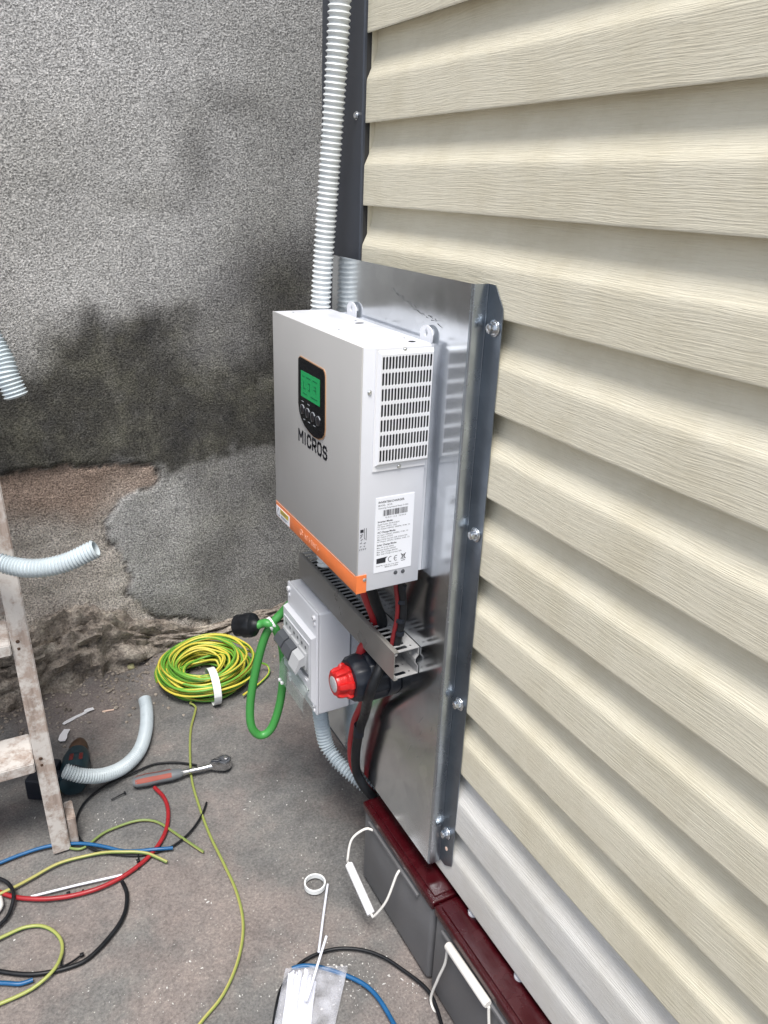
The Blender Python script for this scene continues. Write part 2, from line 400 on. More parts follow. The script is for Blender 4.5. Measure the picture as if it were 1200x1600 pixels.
def twotone(name, ca, cb, tw=5.0):
    m = mat(name, ca, .42); N = NT(m); uv = N.n('ShaderNodeUVMap'); sx = N.n('ShaderNodeSeparateXYZ'); N.l(uv.outputs[0], sx.inputs[0])
    t = N.math('FRACT', N.math('ADD', sx.outputs[0], N.math('MULTIPLY', sx.outputs[1], tw)))
    r = N.ramp(t, [(.0, ca), (.38, ca), (.42, cb), (.96, cb), (1, ca)])
    N.l(r, N.b.inputs['Base Color']); return m
M_GY = twotone('green_yellow_cable', (.50, .42, .08), (.10, .24, .035), 1.3)
M_GY2 = twotone('green_yellow_coil', (.62, .52, .07), (.13, .34, .04), 2.1)
M_GY3 = twotone('yellow_green_dusty', (.36, .34, .11), (.16, .22, .06), .5)

M_GY4 = twotone('green_cable_yellow_line', (.30, .33, .09), (.11, .24, .055), .5)
M_GY5 = twotone('olive_yellow_cable', (.44, .40, .12), (.24, .28, .07), .6)
def wood_mat():
    m = mat('weathered_wood', (.5, .46, .42), .8, spec=.25); N = NT(m); tc = N.n('ShaderNodeTexCoord'); ob = tc.outputs['Object']
    a = N.n('ShaderNodeTexNoise', i_Scale=22.0, i_Detail=8.0, i_Roughness=.72); N.l(ob, a.inputs['Vector'])
    mp = N.n('ShaderNodeMapping'); mp.inputs['Scale'].default_value = (60, 60, 5); N.l(ob, mp.inputs[0])
    g = N.n('ShaderNodeTexNoise', i_Scale=1.0, i_Detail=5.0, i_Roughness=.7); N.l(mp.outputs[0], g.inputs['Vector'])
    wd = N.ramp(g.outputs['Fac'], [(.3, (.20, .155, .13)), (.5, (.33, .27, .235)), (.7, (.42, .36, .32))])
    pt = N.ramp(a.outputs['Fac'], [(.44, (0, 0, 0)), (.56, (1, 1, 1))])
    N.l(N.mix(pt, wd, (.50, .475, .45)), N.b.inputs['Base Color'])
    bp = N.n('ShaderNodeBump', i_Distance=.0015, i_Strength=.8); N.l(g.outputs['Fac'], bp.inputs['Height']); N.l(bp.outputs[0], N.b.inputs['Normal'])
    return m
M_WOOD = wood_mat()
def bag_mat():
    m = mat('thin_polythene', (.85, .87, .95), .18); N = NT(m); nt = m.node_tree
    tr = nt.nodes.new('ShaderNodeBsdfTransparent'); ms = nt.nodes.new('ShaderNodeMixShader'); out = nt.nodes['Material Output']
    tc = N.n('ShaderNodeTexCoord'); a = N.n('ShaderNodeTexNoise', i_Scale=30.0, i_Detail=4.0); N.l(tc.outputs['Object'], a.inputs['Vector'])
    bp = N.n('ShaderNodeBump', i_Distance=.004, i_Strength=1.0); N.l(a.outputs['Fac'], bp.inputs['Height']); N.l(bp.outputs[0], N.b.inputs['Normal'])
    f = N.ramp(a.outputs['Fac'], [(.4, (.08, .08, .08)), (.65, (.30, .30, .30))]); N.l(f, ms.inputs[0])
    N.l(tr.outputs[0], ms.inputs[1]); N.l(N.b.outputs[0], ms.inputs[2]); N.l(ms.outputs[0], out.inputs['Surface']); return m
M_BAG = bag_mat()
def door_mat():
    m = mat('clear_door', (.8, .83, .82), .1); N = NT(m); nt = m.node_tree
    tr = nt.nodes.new('ShaderNodeBsdfTransparent'); tr.inputs[0].default_value = (.9, .93, .92, 1); ms = nt.nodes.new('ShaderNodeMixShader')
    ms.inputs[0].default_value = .13; N.l(tr.outputs[0], ms.inputs[1]); N.l(N.b.outputs[0], ms.inputs[2]); N.l(ms.outputs[0], nt.nodes['Material Output'].inputs['Surface']); return m
M_DOOR = door_mat()

# ------------------------------------------------------------------ ground
def grow(a, b, step, far, k=1.35):
    l = list(np.arange(a, b+1e-6, step)); s_ = step; x = l[-1]; r = []
    while x < far: s_ *= k; x += s_; r.append(x)
    s_ = step; x = l[0]; q = []
    while x > -far: s_ *= k; x -= s_; q.append(x)
    return q[::-1]+l+r
gxs = grow(-1.3, .6, .0125, 60); gys = grow(-.6, 1.3, .0125, 60)
def gh(x, y):
    f = max(0, 1-max(abs(x+.4)/3, abs(y-.4)/3))
    h = noise.fractal(Vector((x*2.2, y*2.2, 0)), 1, 2, 4)*.003*f
    h += noise.fractal(Vector((x*22, y*22, 3)), 1, 2, 3)*.0008*f
    return h
def wall_y(x): return 1.1425+(x+.2)*math.tan(R(6.1))
def sm(a, b, x):
    t = max(0, min(1, (x-a)/(b-a))); return t*t*(3-2*t)
gv = []
for y in gys:
    for x in gxs:
        h = gh(x, y)
        # dirt and broken edge building up towards the foot of the wall on the left
        d = wall_y(x)-y
        if -.2 < d < .35 and x < .4:
            h += sm(.30, .02, d)*(.012+.022*noise.fractal(Vector((x*11, y*11, 8)), 1, 2, 4))*sm(.35, -.35, x)
        gv.append((x, y, h-.003))
nx = len(gxs)
gf = [(j*nx+i, j*nx+i+1, (j+1)*nx+i+1, (j+1)*nx+i) for j in range(len(gys)-1) for i in range(nx-1)]
tag(MB().add(gv, gf).build('ground', M_GND, smooth=180, recalc=False), kind='structure')

# ------------------------------------------------------------------ rendered yard wall
wall = thing('plaster_wall', 'grey spatter rendered yard wall with dark damp stain and crumbling foot', 'wall', (-.2, 1.1425, 0))
PATCH = [(-2.6, .66), (-1.3, .64), (-.555, .612), (-.42, .612), (-.36, .603), (-.25, .585), (-.176, .580), (-.172, .53), (-.19, .512), (-.235, .508), (-.285, .492), (-.312, .45), (-.318, .377), (-.29, .31), (-.27, .262), (-.292, .21), (-.26, .15), (-.21, .11), (-.12, .08), (-.05, .05), (-.05, -.1), (-2.6, -.1)]
def sdist(px, pz):
    inside = False; dm = 9
    for i in range(len(PATCH)):
        ax, az = PATCH[i]; bx, bz = PATCH[(i+1) % len(PATCH)]
        if (az > pz) != (bz > pz) and px < (bx-ax)*(pz-az)/(bz-az)+ax: inside = not inside
        ex, ez = bx-ax, bz-az; t = max(0, min(1, ((px-ax)*ex+(pz-az)*ez)/(ex*ex+ez*ez)))
        dm = min(dm, math.hypot(px-ax-ex*t, pz-az-ez*t))
    return dm if inside else -dm
def wgrid(lst0, lst1, far0, far1):
    l = list(np.arange(lst0, lst1, .009)); s_ = .009; x = l[0]; q = []
    while x > far0: s_ *= 1.2; x -= s_; q.append(max(x, far0))
    s_ = .009; x = l[-1]; r = []
    while x < far1: s_ *= 1.2; x += s_; r.append(min(x, far1))
    return q[::-1]+l+r
wxs = wgrid(-.85, .45, -5, 4); wzs = list(np.arange(-.05, .80, .0085)); zz = wzs[-1]; st_ = .0085
while zz < 3.2: st_ = min(st_*1.15, .03 if zz < 1.9 else .2); zz += st_; wzs.append(zz)
WV = []; A_st = []; A_op = []; A_ck = []; A_rd = []
ca, sa = math.cos(R(6.1)), math.sin(R(6.1))
def blob(x, z, cx, cz, rx, rz): return math.exp(-((x-cx)/rx)**2-((z-cz)/rz)**2)
for z in wzs:
    for x in wxs:
        nz = noise.fractal(Vector((x*3.1, z*3.1, 1)), 1, 2, 4); nf = noise.fractal(Vector((x*13, z*13, 5)), 1, 2, 3)
        nj = noise.fractal(Vector((x*38, z*38, 15)), .8, 2, 4); xx, z2 = x+nf*.018+nj*.008, z+nf*.012+nj*.008
        sd_ = sdist(xx, z2) if z < .8 and x < .1 else -9
        op = sm(-.003, .004, sd_)
        yo = op*.006                                            # the old coat lies deeper than the new render
        yo += op*noise.fractal(Vector((x*9, z*9, 9)), 1, 2, 4)*.006
        yo += nz*.004+nf*.0012
        ck = math.exp(-(sd_/.0045)**2)*(.75 if (z > .55 or x > -.35) else .4)*sm(-.4, .2, nf+.3)
        yo += ck*.009
        # damp stain, in metres on the wall
        nk = noise.fractal(Vector((x*24, z*24, 25)), .8, 2, 4); s_ = sm(1.05, .93, z+nz*.13+nk*.014)*sm(.51, .59, z+nz*.05+nk*.02)*(1.0+.10*nk)
        s_ *= 1-.55*blob(x, z, .03, .90, .11, .07)*(1 if nz > -.6 else .5)
        s_ = max(s_, .80*sm(-.20, -.02, x+nz*.1)*sm(1.10, .98, z+nz*.1)*(.72+.4*nz))
        s_ = max(s_, .95*blob(x, z, .22, 1.02, .20, .16), .45*blob(x, z, -.02, 1.36, .05, .12), .4*blob(x, z, .09, 1.47, .12, .04), .32*blob(x, z, -.13, 1.24, .14, .03), .25*blob(x, z, -.37, 1.28, .12, .03))
        s_ = max(s_, (.24+.35*nz+.1*nk)*sm(.60, .5, z)*sm(-.35, -.2, x), .62*sm(.26, .12, z+nz*.05))
        s_ = max(s_, .22*sm(.35, .2, z))
        WV.append((x-(-.2), yo, z)); A_st.append(max(0, min(1, s_))); A_op.append(op*(1-.0*ck)); A_ck.append(ck)
        A_rd.append(op*sm(.44, .58, z+nz*.1)*.9)
nwx = len(wxs)
WV = [(p[0]*ca-p[1]*sa, p[0]*sa+p[1]*ca, p[2]) for p in WV]
mb = MB().add(WV, [(j*nwx+i, j*nwx+i+1, (j+1)*nwx+i+1, (j+1)*nwx+i) for j in range(len(wzs)-1) for i in range(nwx-1)])
ro = mb.build('render_coat', M_WALL, wall, smooth=180, local=True, recalc=False)
for nm, arr in (('stain', A_st), ('oldp', A_op), ('crack', A_ck), ('red', A_rd)):
    at = ro.data.attributes.new(nm, 'FLOAT', 'POINT'); at.data.foreach_set('value', arr)
core = MB().box(-4.8, 4.2, .03, .33, -.05, 3.2); core.v = [(p[0]*ca-p[1]*sa, p[0]*sa+p[1]*ca, p[2]) for p in core.v]
core.build('masonry_core', M_RUB, wall, local=True)
# crumbling rubble footing
fx = list(np.arange(-3.0, .62, .009)) ; fv = []; NA = 26
for x in fx:
    for k in range(NA+1):
        t = k/NA; W = .045+.045*sm(-.1, -.5, x); H = .045+.15*sm(-.05, -.42, x)+.05*noise.noise(Vector((x*6, 0, 4)))*sm(.1, -.3, x)
        a = t*PI/2
        pr = abs(math.cos(a))**.7; pz = abs(math.sin(a))**.7
        n1 = noise.fractal(Vector((x*15, t*5.5, 2)), .7, 2.1, 6)*.5+noise.fractal(Vector((x*5, t*7, 12)), .9, 2.1, 3)*.35+noise.ridged_multi_fractal(Vector((x*7, t*1.6, 6)), 1, 2, 4, 1, 2)*.0
        fade = sm(.62, .3, x)
        d = (W*pr+.002)*(1+n1*.75)*fade; zq = H*pz*(1+n1*.38)*fade+.001
        d = max(d, -.01) if k < NA else -.02
        fv.append((x+.2, -d+.012, zq-.006))
fv = [(p[0]*ca-p[1]*sa, p[0]*sa+p[1]*ca, p[2]) for p in fv]
MB().add(fv, [(i*(NA+1)+k, (i+1)*(NA+1)+k, (i+1)*(NA+1)+k+1, i*(NA+1)+k+1) for i in range(len(fx)-1) for k in range(NA)]).build('rubble_footing', M_RUB, wall, smooth=60, local=True)

# ------------------------------------------------------------------ house with vinyl siding
PER = .1167; Z0 = .2833+.745-7*PER      # lowest lap edge
house = thing('clad_house_wall', 'house wall clad in cream wood-grain vinyl siding with dark corner trim', 'wall', (0, -1, 0))
prof = [(x_-.0164, z_) for x_, z_ in [(.0155, .0065), (.0014, .0002), (.0004, .0002), (0, .0010), (0, .0035), (.0001, .02), (.0003, .050), (.0006, .0570), (.0016, .0602), (.0034, .0640), (.0062, .0700), (.0094, .0770), (.0126, .0842), (.0150, .0900), (.0164, .0960), (.0170, .104), (.0170, .1225)]]
ys = [-4+.1*i for i in range(28)]+[-1.2+.03*i for i in range(50)]+[.2825]
def siding(name, k0, k1, m, dx=0):
    mb = MB()
    for k in range(k0, k1):
        zb = Z0+k*PER; ph = k*1.7; vs = []
        for y in ys:
            dz = .0011*noise.noise(Vector((y*1.3, ph, 0)))*2; dd = .0010*noise.noise(Vector((y*2.1, ph, 7)))*2
            for (x, z) in prof: vs.append((x+.0164+dx+dd*(.4+abs(x)*30), y, zb+z+dz))
        n = len(prof)
        mb.add(vs, [(i*n+j, (i+1)*n+j, (i+1)*n+j+1, i*n+j+1) for i in range(len(ys)-1) for j in range(n-1)])
    return mb.build(name, m, house, smooth=28, recalc=False)
siding('lower_siding', 0, 2, M_SID2)['label'] = 'two lowest courses, whiter than the rest'
siding('siding', 2, 24, M_SID)
MB().box(.030, .10, -4, .43, Z0+.01, 3.0).build('sheathing', M_VOID, house)
MB().box(.1001, 4, -4, .43, Z0+.02, 3.0).build('house_body', M_VOID, house)
MB().box(.6, 4, -4, .43, -.02, Z0+.0195).build('foundation', M_VOID, house)
# dark metal corner trim: outer face, small back-folded lip, and the return round the corner
tr = MB()
tp = [(.001, .2835), (-.0025, .2835), (-.0045, .2850), (-.0045, .433), (-.0030, .435), (.06, .435), (.06, .433), (-.0015, .433), (-.0015, .4235), (-.0015, .2855), (.001, .2855)]
trz0, trz1 = Z0-.02, 3.0
tr.add([(x, y, trz0) for x, y in tp]+[(x, y, trz1) for x, y in tp], [(i, (i+1) % len(tp), len(tp)+(i+1) % len(tp), len(tp)+i) for i in range(len(tp))])
tro = tr.build('corner_trim', M_TRIM, house)
MB().box(.0012, .0088, .2840, .2855, trz0, trz1).build('recess_shade_strip', M_VOID, house)  # near-black strip standing in for the shade where the siding recesses meet the trim
MB().box(.0089, .0295, .2828, .2842, trz0, trz1).build('edge_channel', M_SID, house)
def small_screw(mb, O, D, r=.004, t=.003):
    mb.lathe([(r*1.35, 0), (r*1.35, t*.25), (r, t*.3), (r, t*.75), (r*.8, t)], O, D, 12)
for z in (1.389, 2.05):
    s_ = MB(); small_screw(s_, (-.0045, .302, z), (-1, 0, 0), .0046, .004); s_.build('screw', M_BOLT, tro, smooth=40)
MB().box(-.12, 4.0, -4.1, .5, 3.0, 3.06).build('roof_edge', M_TRIM, house)

# ------------------------------------------------------------------ galvanised mounting panel
PX = -.0229; PN = -.0708; PF = .345; PT = 1.184; PB = .2325
panel = thing('mounting_panel', 'tall galvanised steel mounting panel bolted onto the cream siding', 'metal panel', (PX, .1, PB))
mb = MB(); nY, nZ = 14, 30; vs = []
for j in range(nZ+1):
    for i in range(nY+1):
        y = PN+.004+(PF-PN-.004)*i/nY; z = PB+(PT-PB)*j/nZ; vs.append((PX, y, z+.0*i))
n0 = len(vs); vs += [(p[0]+.0012, p[1], p[2]) for p in vs]
fs = [(j*(nY+1)+i, (j+1)*(nY+1)+i, (j+1)*(nY+1)+i+1, j*(nY+1)+i+1) for j in range(nZ) for i in range(nY)]
fs += [tuple(n0+q for q in reversed(f)) for f in fs]
fs += [(nZ*(nY+1)+i, nZ*(nY+1)+i+1, n0+nZ*(nY+1)+i+1, n0+nZ*(nY+1)+i) for i in range(nY)]
fs += [(i, i+1, n0+i+1, n0+i) for i in range(nY)]+[(j*(nY+1)+nY, (j+1)*(nY+1)+nY, n0+(j+1)*(nY+1)+nY, n0+j*(nY+1)+nY) for j in range(nZ)]
mb.add(vs, fs).build('sheet', M_GALV, panel, recalc=False)
# fold: rounded edge, return to the siding, flange with clipped corners
sc_ = MB(); rn = random.Random(9)
for k in range(26):
    f = k/25; y = .135-.13*f+rn.uniform(-.004, .004); z = 1.152-.028*f+rn.uniform(-.003, .003)
    a_ = rn.uniform(-.6, .2); L_ = rn.uniform(.002, .006)*(1+f*.5); wdt = rn.uniform(.0003, .0009)
    sc_.prism([(-L_, -wdt), (L_, -wdt*.3), (L_, wdt*.3), (-L_, wdt)], (PX-.00005, y, z), (0, -math.cos(a_), math.sin(a_)), (0, math.sin(a_), math.cos(a_)), (-1, 0, 0), .00005)
for k in range(10):
    y = rn.uniform(-.05, .02); z = rn.uniform(.40, .50); a_ = rn.uniform(.6, 1.4); L_ = rn.uniform(.003, .012)
    sc_.prism([(-L_, -.0002), (L_, -.0001), (L_, .0001), (-L_, .0002)], (PX-.00005, y, z), (0, -math.cos(a_), math.sin(a_)), (0, math.sin(a_), math.cos(a_)), (-1, 0, 0), .00005)
tag(sc_.build('scuff_marks', mat('scuff', (.16, .17, .18), .5, .6), panel), kind='stuff')
def fold(pts, z0, z1, name, m, clip=None):
    mb = MB(); n = len(pts)
    zs = [z0, z1]
    top = [(x, y, z1-(clip(y) if clip else 0)) for x, y in pts]; bot = [(x, y, z0+(clip(y) if clip else 0)) for x, y in pts]
    mb.add(bot+top, [(i, i+1, n+i+1, n+i) for i in range(n-1)])
    th = [(x+.0012, y+.0012, z) for x, y, z in bot+top]
    m0 = len(mb.v); mb.add(th, [(i+1, i, n+i, n+i+1) for i in range(n-1)])
    mb.f += [(n+i, n+i+1, m0+n+i+1, m0+n+i) for i in range(n-1)]+[(i, m0+i, m0+i+1, i+1) for i in range(n-1)]+[(n-1, m0+n-1, m0+2*n-1, 2*n-1)]
    return mb.build(name, m, panel, smooth=35)
FX = -.0018
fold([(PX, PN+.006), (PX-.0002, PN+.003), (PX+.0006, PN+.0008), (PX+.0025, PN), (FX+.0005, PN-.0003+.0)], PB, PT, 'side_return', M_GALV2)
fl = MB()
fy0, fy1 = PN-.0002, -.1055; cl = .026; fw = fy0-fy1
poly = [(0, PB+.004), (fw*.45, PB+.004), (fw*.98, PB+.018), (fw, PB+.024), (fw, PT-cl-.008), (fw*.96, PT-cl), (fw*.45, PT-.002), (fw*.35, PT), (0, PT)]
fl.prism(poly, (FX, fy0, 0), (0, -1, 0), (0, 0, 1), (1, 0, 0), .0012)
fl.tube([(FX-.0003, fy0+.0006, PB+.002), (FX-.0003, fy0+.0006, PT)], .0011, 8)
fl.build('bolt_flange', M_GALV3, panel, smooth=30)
MB().tube([(PX+.0011, PN+.0046, PB+.0005), (PX+.0011, PN+.0046, PT-.0005)], .0016, 8).build('folded_edge', M_GALV2, panel, smooth=60)
def bolt_mb(c, r=.0062, h=.0062, roll=0.0):
    mb = MB(); c = Vector(c)
    mb.lathe([(.0102, 0), (.0108, .0006), (.0106, .0016), (.0095, .0022)], c, (-1, 0, 0), 20)
    mb.lathe([(.0080, .0022), (.0086, .003), (.0080, .0036)], c, (-1, 0, 0), 20)
    P = [(math.cos(roll+PI/3*k)*r, math.sin(roll+PI/3*k)*r) for k in range(6)]
    mb.prism(P, c+Vector((-.0036, 0, 0)), (0, 1, 0), (0, 0, 1), (-1, 0, 0), h)
    mb.lathe([(r*.84, 0), (r*.84, .0008), (r*.62, .0016)], c+Vector((-.0036-h, 0, 0)), (-1, 0, 0), 18)
    return mb
for (y, z, rl) in ((-.0915, 1.133, .2), (-.0905, .852, .5), (-.0885, .568, .1), (-.0855, .307, .8)):
    bolt_mb((FX, y, z), roll=rl).build('bolt', M_BOLT, panel, smooth=35)
MB().lathe([(.0035, 0), (.0035, .0004)], (FX-.0003, -.0875, .2745), (-1, 0, 0), 12).build('bolt_hole', M_PALE, panel)

# ------------------------------------------------------------------ inverter
X0, X1, Y0, Y1, ZB, ZT = -.139, -.0349, 0.0, .3211, .745, 1.10
inv = thing('inverter', 'white and grey solar inverter with green display, side vents and orange bottom stripe', 'inverter', (-.09, .16, ZB))
def plate_poly(name, pts, O, U, V, N, t, m, parent, smooth=None):
    return MB().prism(pts, O, U, V, N, t).build(name, m, parent, smooth=smooth)
MB().box(X0+.0012, X1, Y0+.0002, Y1, ZB, ZT, .0012, 2).build('case', M_WHITE, inv, smooth=35)
MB().box(X0, X0+.0022, Y0-.0006, Y1+.0006, ZB+.0282, ZT+.0005, .0009, 2).build('front_cover', M_FRONT, inv, smooth=35)
MB().box(X0, X0+.0022, Y0-.0006, Y1+.0006, ZB-.0006, ZB+.0278, .0006, 2).build('orange_stripe', M_ORANGE, inv, smooth=35)
FO = (X0, 0, 0); FU = (0, -1, 0); FV = (0, 0, 1); FN = (-1, 0, 0)     # front plane: a = -y, b = z
def fp(y, z): return (-y, z)
MB().prism([fp(.3195, ZB+.0262), fp(.003, ZB+.0262), fp(.003, ZB+.0277), fp(.3195, ZB+.0277)], FO, FU, FV, FN, .0003).build('pale_line', M_ORANGE2, inv)
MB().box(X0-.0004, -.123, Y0-.0012, Y0+.0002, ZB-.0004, ZB+.0285, .0003, 1).build('orange_wrap', M_ORANGE, inv)
s_ = MB(); small_screw(s_, (-.1262, Y0-.0012, ZB+.021), (0, -1, 0), .0022, .0014); s_.build('screw', M_BOLT, inv, smooth=40)
# faint pale logo on the stripe
lg = MB()
arc = lambda cy, cz, r, a0, a1, n=7: [((-(cy)+r*math.cos(a0+(a1-a0)*k/n), cz+r*math.sin(a0+(a1-a0)*k/n)), (-(cy)+r*math.cos(a0+(a1-a0)*(k+1)/n), cz+r*math.sin(a0+(a1-a0)*(k+1)/n))) for k in range(n)]
zc = ZB+.0125
sg = arc(.205, zc, .006, .3, 4.2)+arc(.201, zc+.001, .0035, 2.2, 5.6)
yy = .190
for k in range(7):
    a = -yy
    sg += [((a, zc-.004), (a, zc+.004)), ((a, zc+(.004 if k % 2 else 0)), (a+.004, zc+(.004 if k % 2 else 0)))]
    if k in (0, 3, 4): sg += [((a+.004, zc-.004), (a+.004, zc+.003))]
    yy -= .0088
strokes(lg, sg, FO, FU, FV, FN, .0009, .0003); lg.build('stripe_logo', M_ORANGE2, inv)
# warning sticker at the far end of the stripe
st = plate_poly('warning_sticker', [fp(.3195, ZB+.001), fp(.2575, ZB+.001), fp(.2575, ZB+.0205), fp(.3195, ZB+.0205)], (X0-.0001, 0, 0), FU, FV, FN, .0004, M_LABEL, inv)
plate_poly('yellow_field', [fp(.300, ZB+.0105), fp(.262, ZB+.0105), fp(.262, ZB+.019), fp(.300, ZB+.019)], (X0-.0005, 0, 0), FU, FV, FN, .0002, M_YEL, st)
tw = MB(); strokes(tw, [(fp(.317, ZB+.004), fp(.309, ZB+.018)), (fp(.309, ZB+.018), fp(.303, ZB+.004)), (fp(.303, ZB+.004), fp(.317, ZB+.004)), (fp(.297, ZB+.007), fp(.266, ZB+.007)), (fp(.297, ZB+.0045), fp(.272, ZB+.0045)), (fp(.296, ZB+.016), fp(.268, ZB+.016)), (fp(.296, ZB+.0135), fp(.275, ZB+.0135))], (X0-.0006, 0, 0), FU, FV, FN, .0009, .0002); tw.build('sticker_print', M_INKG, st)
# display bezel
def bez(off):
    base = [(.2085, 1.046), (.202, 1.050), (.118, 1.0475), (.1135, 1.0445), (.111, 1.038), (.1105, .962), (.1125, .953), (.120, .9455), (.134, .9405), (.152, .9395), (.170, .9425), (.186, .9475), (.198, .955), (.206, .965), (.2095, .977)]
    cy, cz = .16, .998; out = []
    for y, z in base:
        d = math.hypot(y-cy, z-cz); out.append(fp(cy+(y-cy)*(d+off)/d, cz+(z-cz)*(d+off)/d))
    return out
plate_poly('display_rim', bez(.0018), FO, FU, FV, FN, .0012, M_RIM, inv, 30)
bzl = plate_poly('display_panel', bez(0), FO, FU, FV, FN, .0022, M_BEZEL, inv, 30)
XD = X0-.0023
scr = plate_poly('lcd_screen', [fp(.197, .9915), fp(.127, .9915), fp(.127, 1.031), fp(.197, 1.031)], (XD, 0, 0), FU, FV, FN, .0004, M_LCD, bzl)
sg = [(fp(.190, 1.024), fp(.183, 1.024)), (fp(.176, 1.024), fp(.16, 1.024)), (fp(.152, 1.024), fp(.136, 1.024)), (fp(.186, 1.016), fp(.186, 1.006)), (fp(.186, 1.006), fp(.179, 1.006)),
      (fp(.170, 1.016), fp(.163, 1.016)), (fp(.163, 1.016), fp(.163, 1.006)), (fp(.163, 1.006), fp(.170, 1.006)), (fp(.148, 1.016), fp(.140, 1.016)), (fp(.140, 1.016), fp(.140, 1.006)), (fp(.148, 1.011), fp(.140, 1.011)), (fp(.190, .998), fp(.172, .998)), (fp(.16, .998), fp(.135, .998))]
sm_ = MB(); strokes(sm_, sg, (XD-.0004, 0, 0), FU, FV, FN, .0012, .0002); sm_.build('screen_segments', M_DARKDISP, scr)
for k, y in enumerate((.192, .172, .152, .132)):
    b_ = MB(); b_.lathe([(.0072, 0), (.0072, .0012), (.006, .0018)], (XD+.0004, y, .971-.001*k), (-1, 0, 0), 20); bo = b_.build('button', M_BTN, bzl, smooth=40)
    g_ = MB(); strokes(g_, arc(y, .971-.001*k, .0076, .5, 4.4, 10)+[(fp(y+.002, .969), fp(y-.001, .973))], (XD, 0, 0), FU, FV, FN, .0007, .0008); g_.build('button_mark', M_BTNR, bo)
for mk in [(fp(.188, .957), fp(.182, .957)), (fp(.17, .957), fp(.163, .957)), (fp(.15, .957), fp(.143, .957)), (fp(.195, .984), fp(.188, .984)), (fp(.172, .984), fp(.165, .984))]:
    strokes(MB(), [mk], (XD, 0, 0), FU, FV, FN, .0012, .0002).build('indicator_mark', M_BTNR, bzl)
# MICROS lettering, squared capitals
LET = {'M': [((0, 0), (0, 1)), ((0, 1), (.5, .42)), ((.5, .42), (1, 1)), ((1, 1), (1, 0))], 'I': [((.5, 0), (.5, 1))],
       'C': [((1, .80), (.80, 1)), ((.80, 1), (.2, 1)), ((.2, 1), (0, .8)), ((0, .8), (0, .2)), ((0, .2), (.2, 0)), ((.2, 0), (.8, 0)), ((.8, 0), (1, .2)), ((1, .8), (1, .72)), ((1, .2), (1, .28))],
       'R': [((0, 0), (0, 1)), ((0, 1), (.8, 1)), ((.8, 1), (1, .84)), ((1, .84), (1, .6)), ((1, .6), (.8, .44)), ((.8, .44), (0, .44)), ((.5, .44), (1, 0))],
       'O': [((.2, 0), (.8, 0)), ((.8, 0), (1, .2)), ((1, .2), (1, .8)), ((1, .8), (.8, 1)), ((.8, 1), (.2, 1)), ((.2, 1), (0, .8)), ((0, .8), (0, .2)), ((0, .2), (.2, 0))],
       'S': [((1, .8), (.8, 1)), ((.8, 1), (.2, 1)), ((.2, 1), (0, .8)), ((0, .8), (0, .66)), ((0, .66), (.2, .52)), ((.2, .52), (.8, .5)), ((.8, .5), (1, .36)), ((1, .36), (1, .2)), ((1, .2), (.8, 0)), ((.8, 0), (.2, 0)), ((.2, 0), (0, .2))]}
lt = MB(); a = -.2125; lw, lh = .0128, .0178
for ch, wd in (('M', 1.25), ('I', .35), ('C', 1), ('R', 1), ('O', 1), ('S', 1)):
    if ch == 'I': sgs = [((a+wd*lw/2, .9160), (a+wd*lw/2, .9160+lh))]
    else: sgs = [((a+p[0]*wd*lw, .9160+p[1]*lh), (a+q[0]*wd*lw, .9160+q[1]*lh)) for p, q in LET[ch]]
    strokes(lt, sgs, FO, FU, FV, FN, .0042, .0003); a += wd*lw+.0070
lt.build('lettering', M_INK, inv)
# side plane y = 0: a = x, b = z, normal -y
SU = (1, 0, 0); SV = (0, 0, 1); SN = (0, -1, 0)
MB().box(-.1192, -.0352, Y0-.0016, Y0-.0001, .9295, 1.0985, .0004, 1).build('vent_frame', M_VENTW, inv)
vent = MB()
cw = (.0866-.0085)/16; rh = (.1375)/7
vx0, vz0 = -.1165, .9385
rise = .0052
slotted(vent, (vx0+.0035, Y0-rise, vz0+.003), SU, SV, SN, .0008, [.0008]+[.0765/16]*16+[.0008], [.0008]+[.1475/7]*7+[.0008],
        lambda i, j: (.00160, .0086, .0013) if 1 <= i <= 16 and 1 <= j <= 7 else None)
# sloping rim down to the frame
W_, H_ = .0765+.0016, .1475+.0016
oi = [(vx0+.0035, vz0+.003), (vx0+.0035+W_, vz0+.003), (vx0+.0035+W_, vz0+.003+H_), (vx0+.0035, vz0+.003+H_)]
oo = [(vx0, vz0-.0012), (vx0+W_+.0062, vz0-.0012), (vx0+W_+.0062, vz0+H_+.0072), (vx0, vz0+H_+.0072)]
vent.add([(x, Y0-rise-.0008, z) for x, z in oi]+[(x, Y0-.0016, z) for x, z in oo], [(i, (i+1) % 4, 4+(i+1) % 4, 4+i) for i in range(4)])
vo = vent.build('vent_grille', M_VENTW, inv)
MB().box(vx0+.004, vx0+W_+.003, Y0-.0044, Y0-.0018, vz0+.0035, vz0+H_+.002).build('vent_black_backing', M_BLACKIN, vo)  # black sheet right behind the slots, standing in for the dark interior
for (x, z) in ((-.077, 1.0945), (-.078, .9335), (-.1262, 1.041)):
    s_ = MB(); small_screw(s_, (x, Y0-(.0016 if x > -.12 else 0), z), (0, -1, 0), .0024, .0018); s_.build('screw', M_BOLT, inv, smooth=40)
for (x, z) in ((-.0745, .7665), (-.062, .766)):
    s_ = MB(); small_screw(s_, (x, Y0, z), (0, -1, 0), .0024, .0012); s_.build('screw', M_DKG, inv, smooth=40)
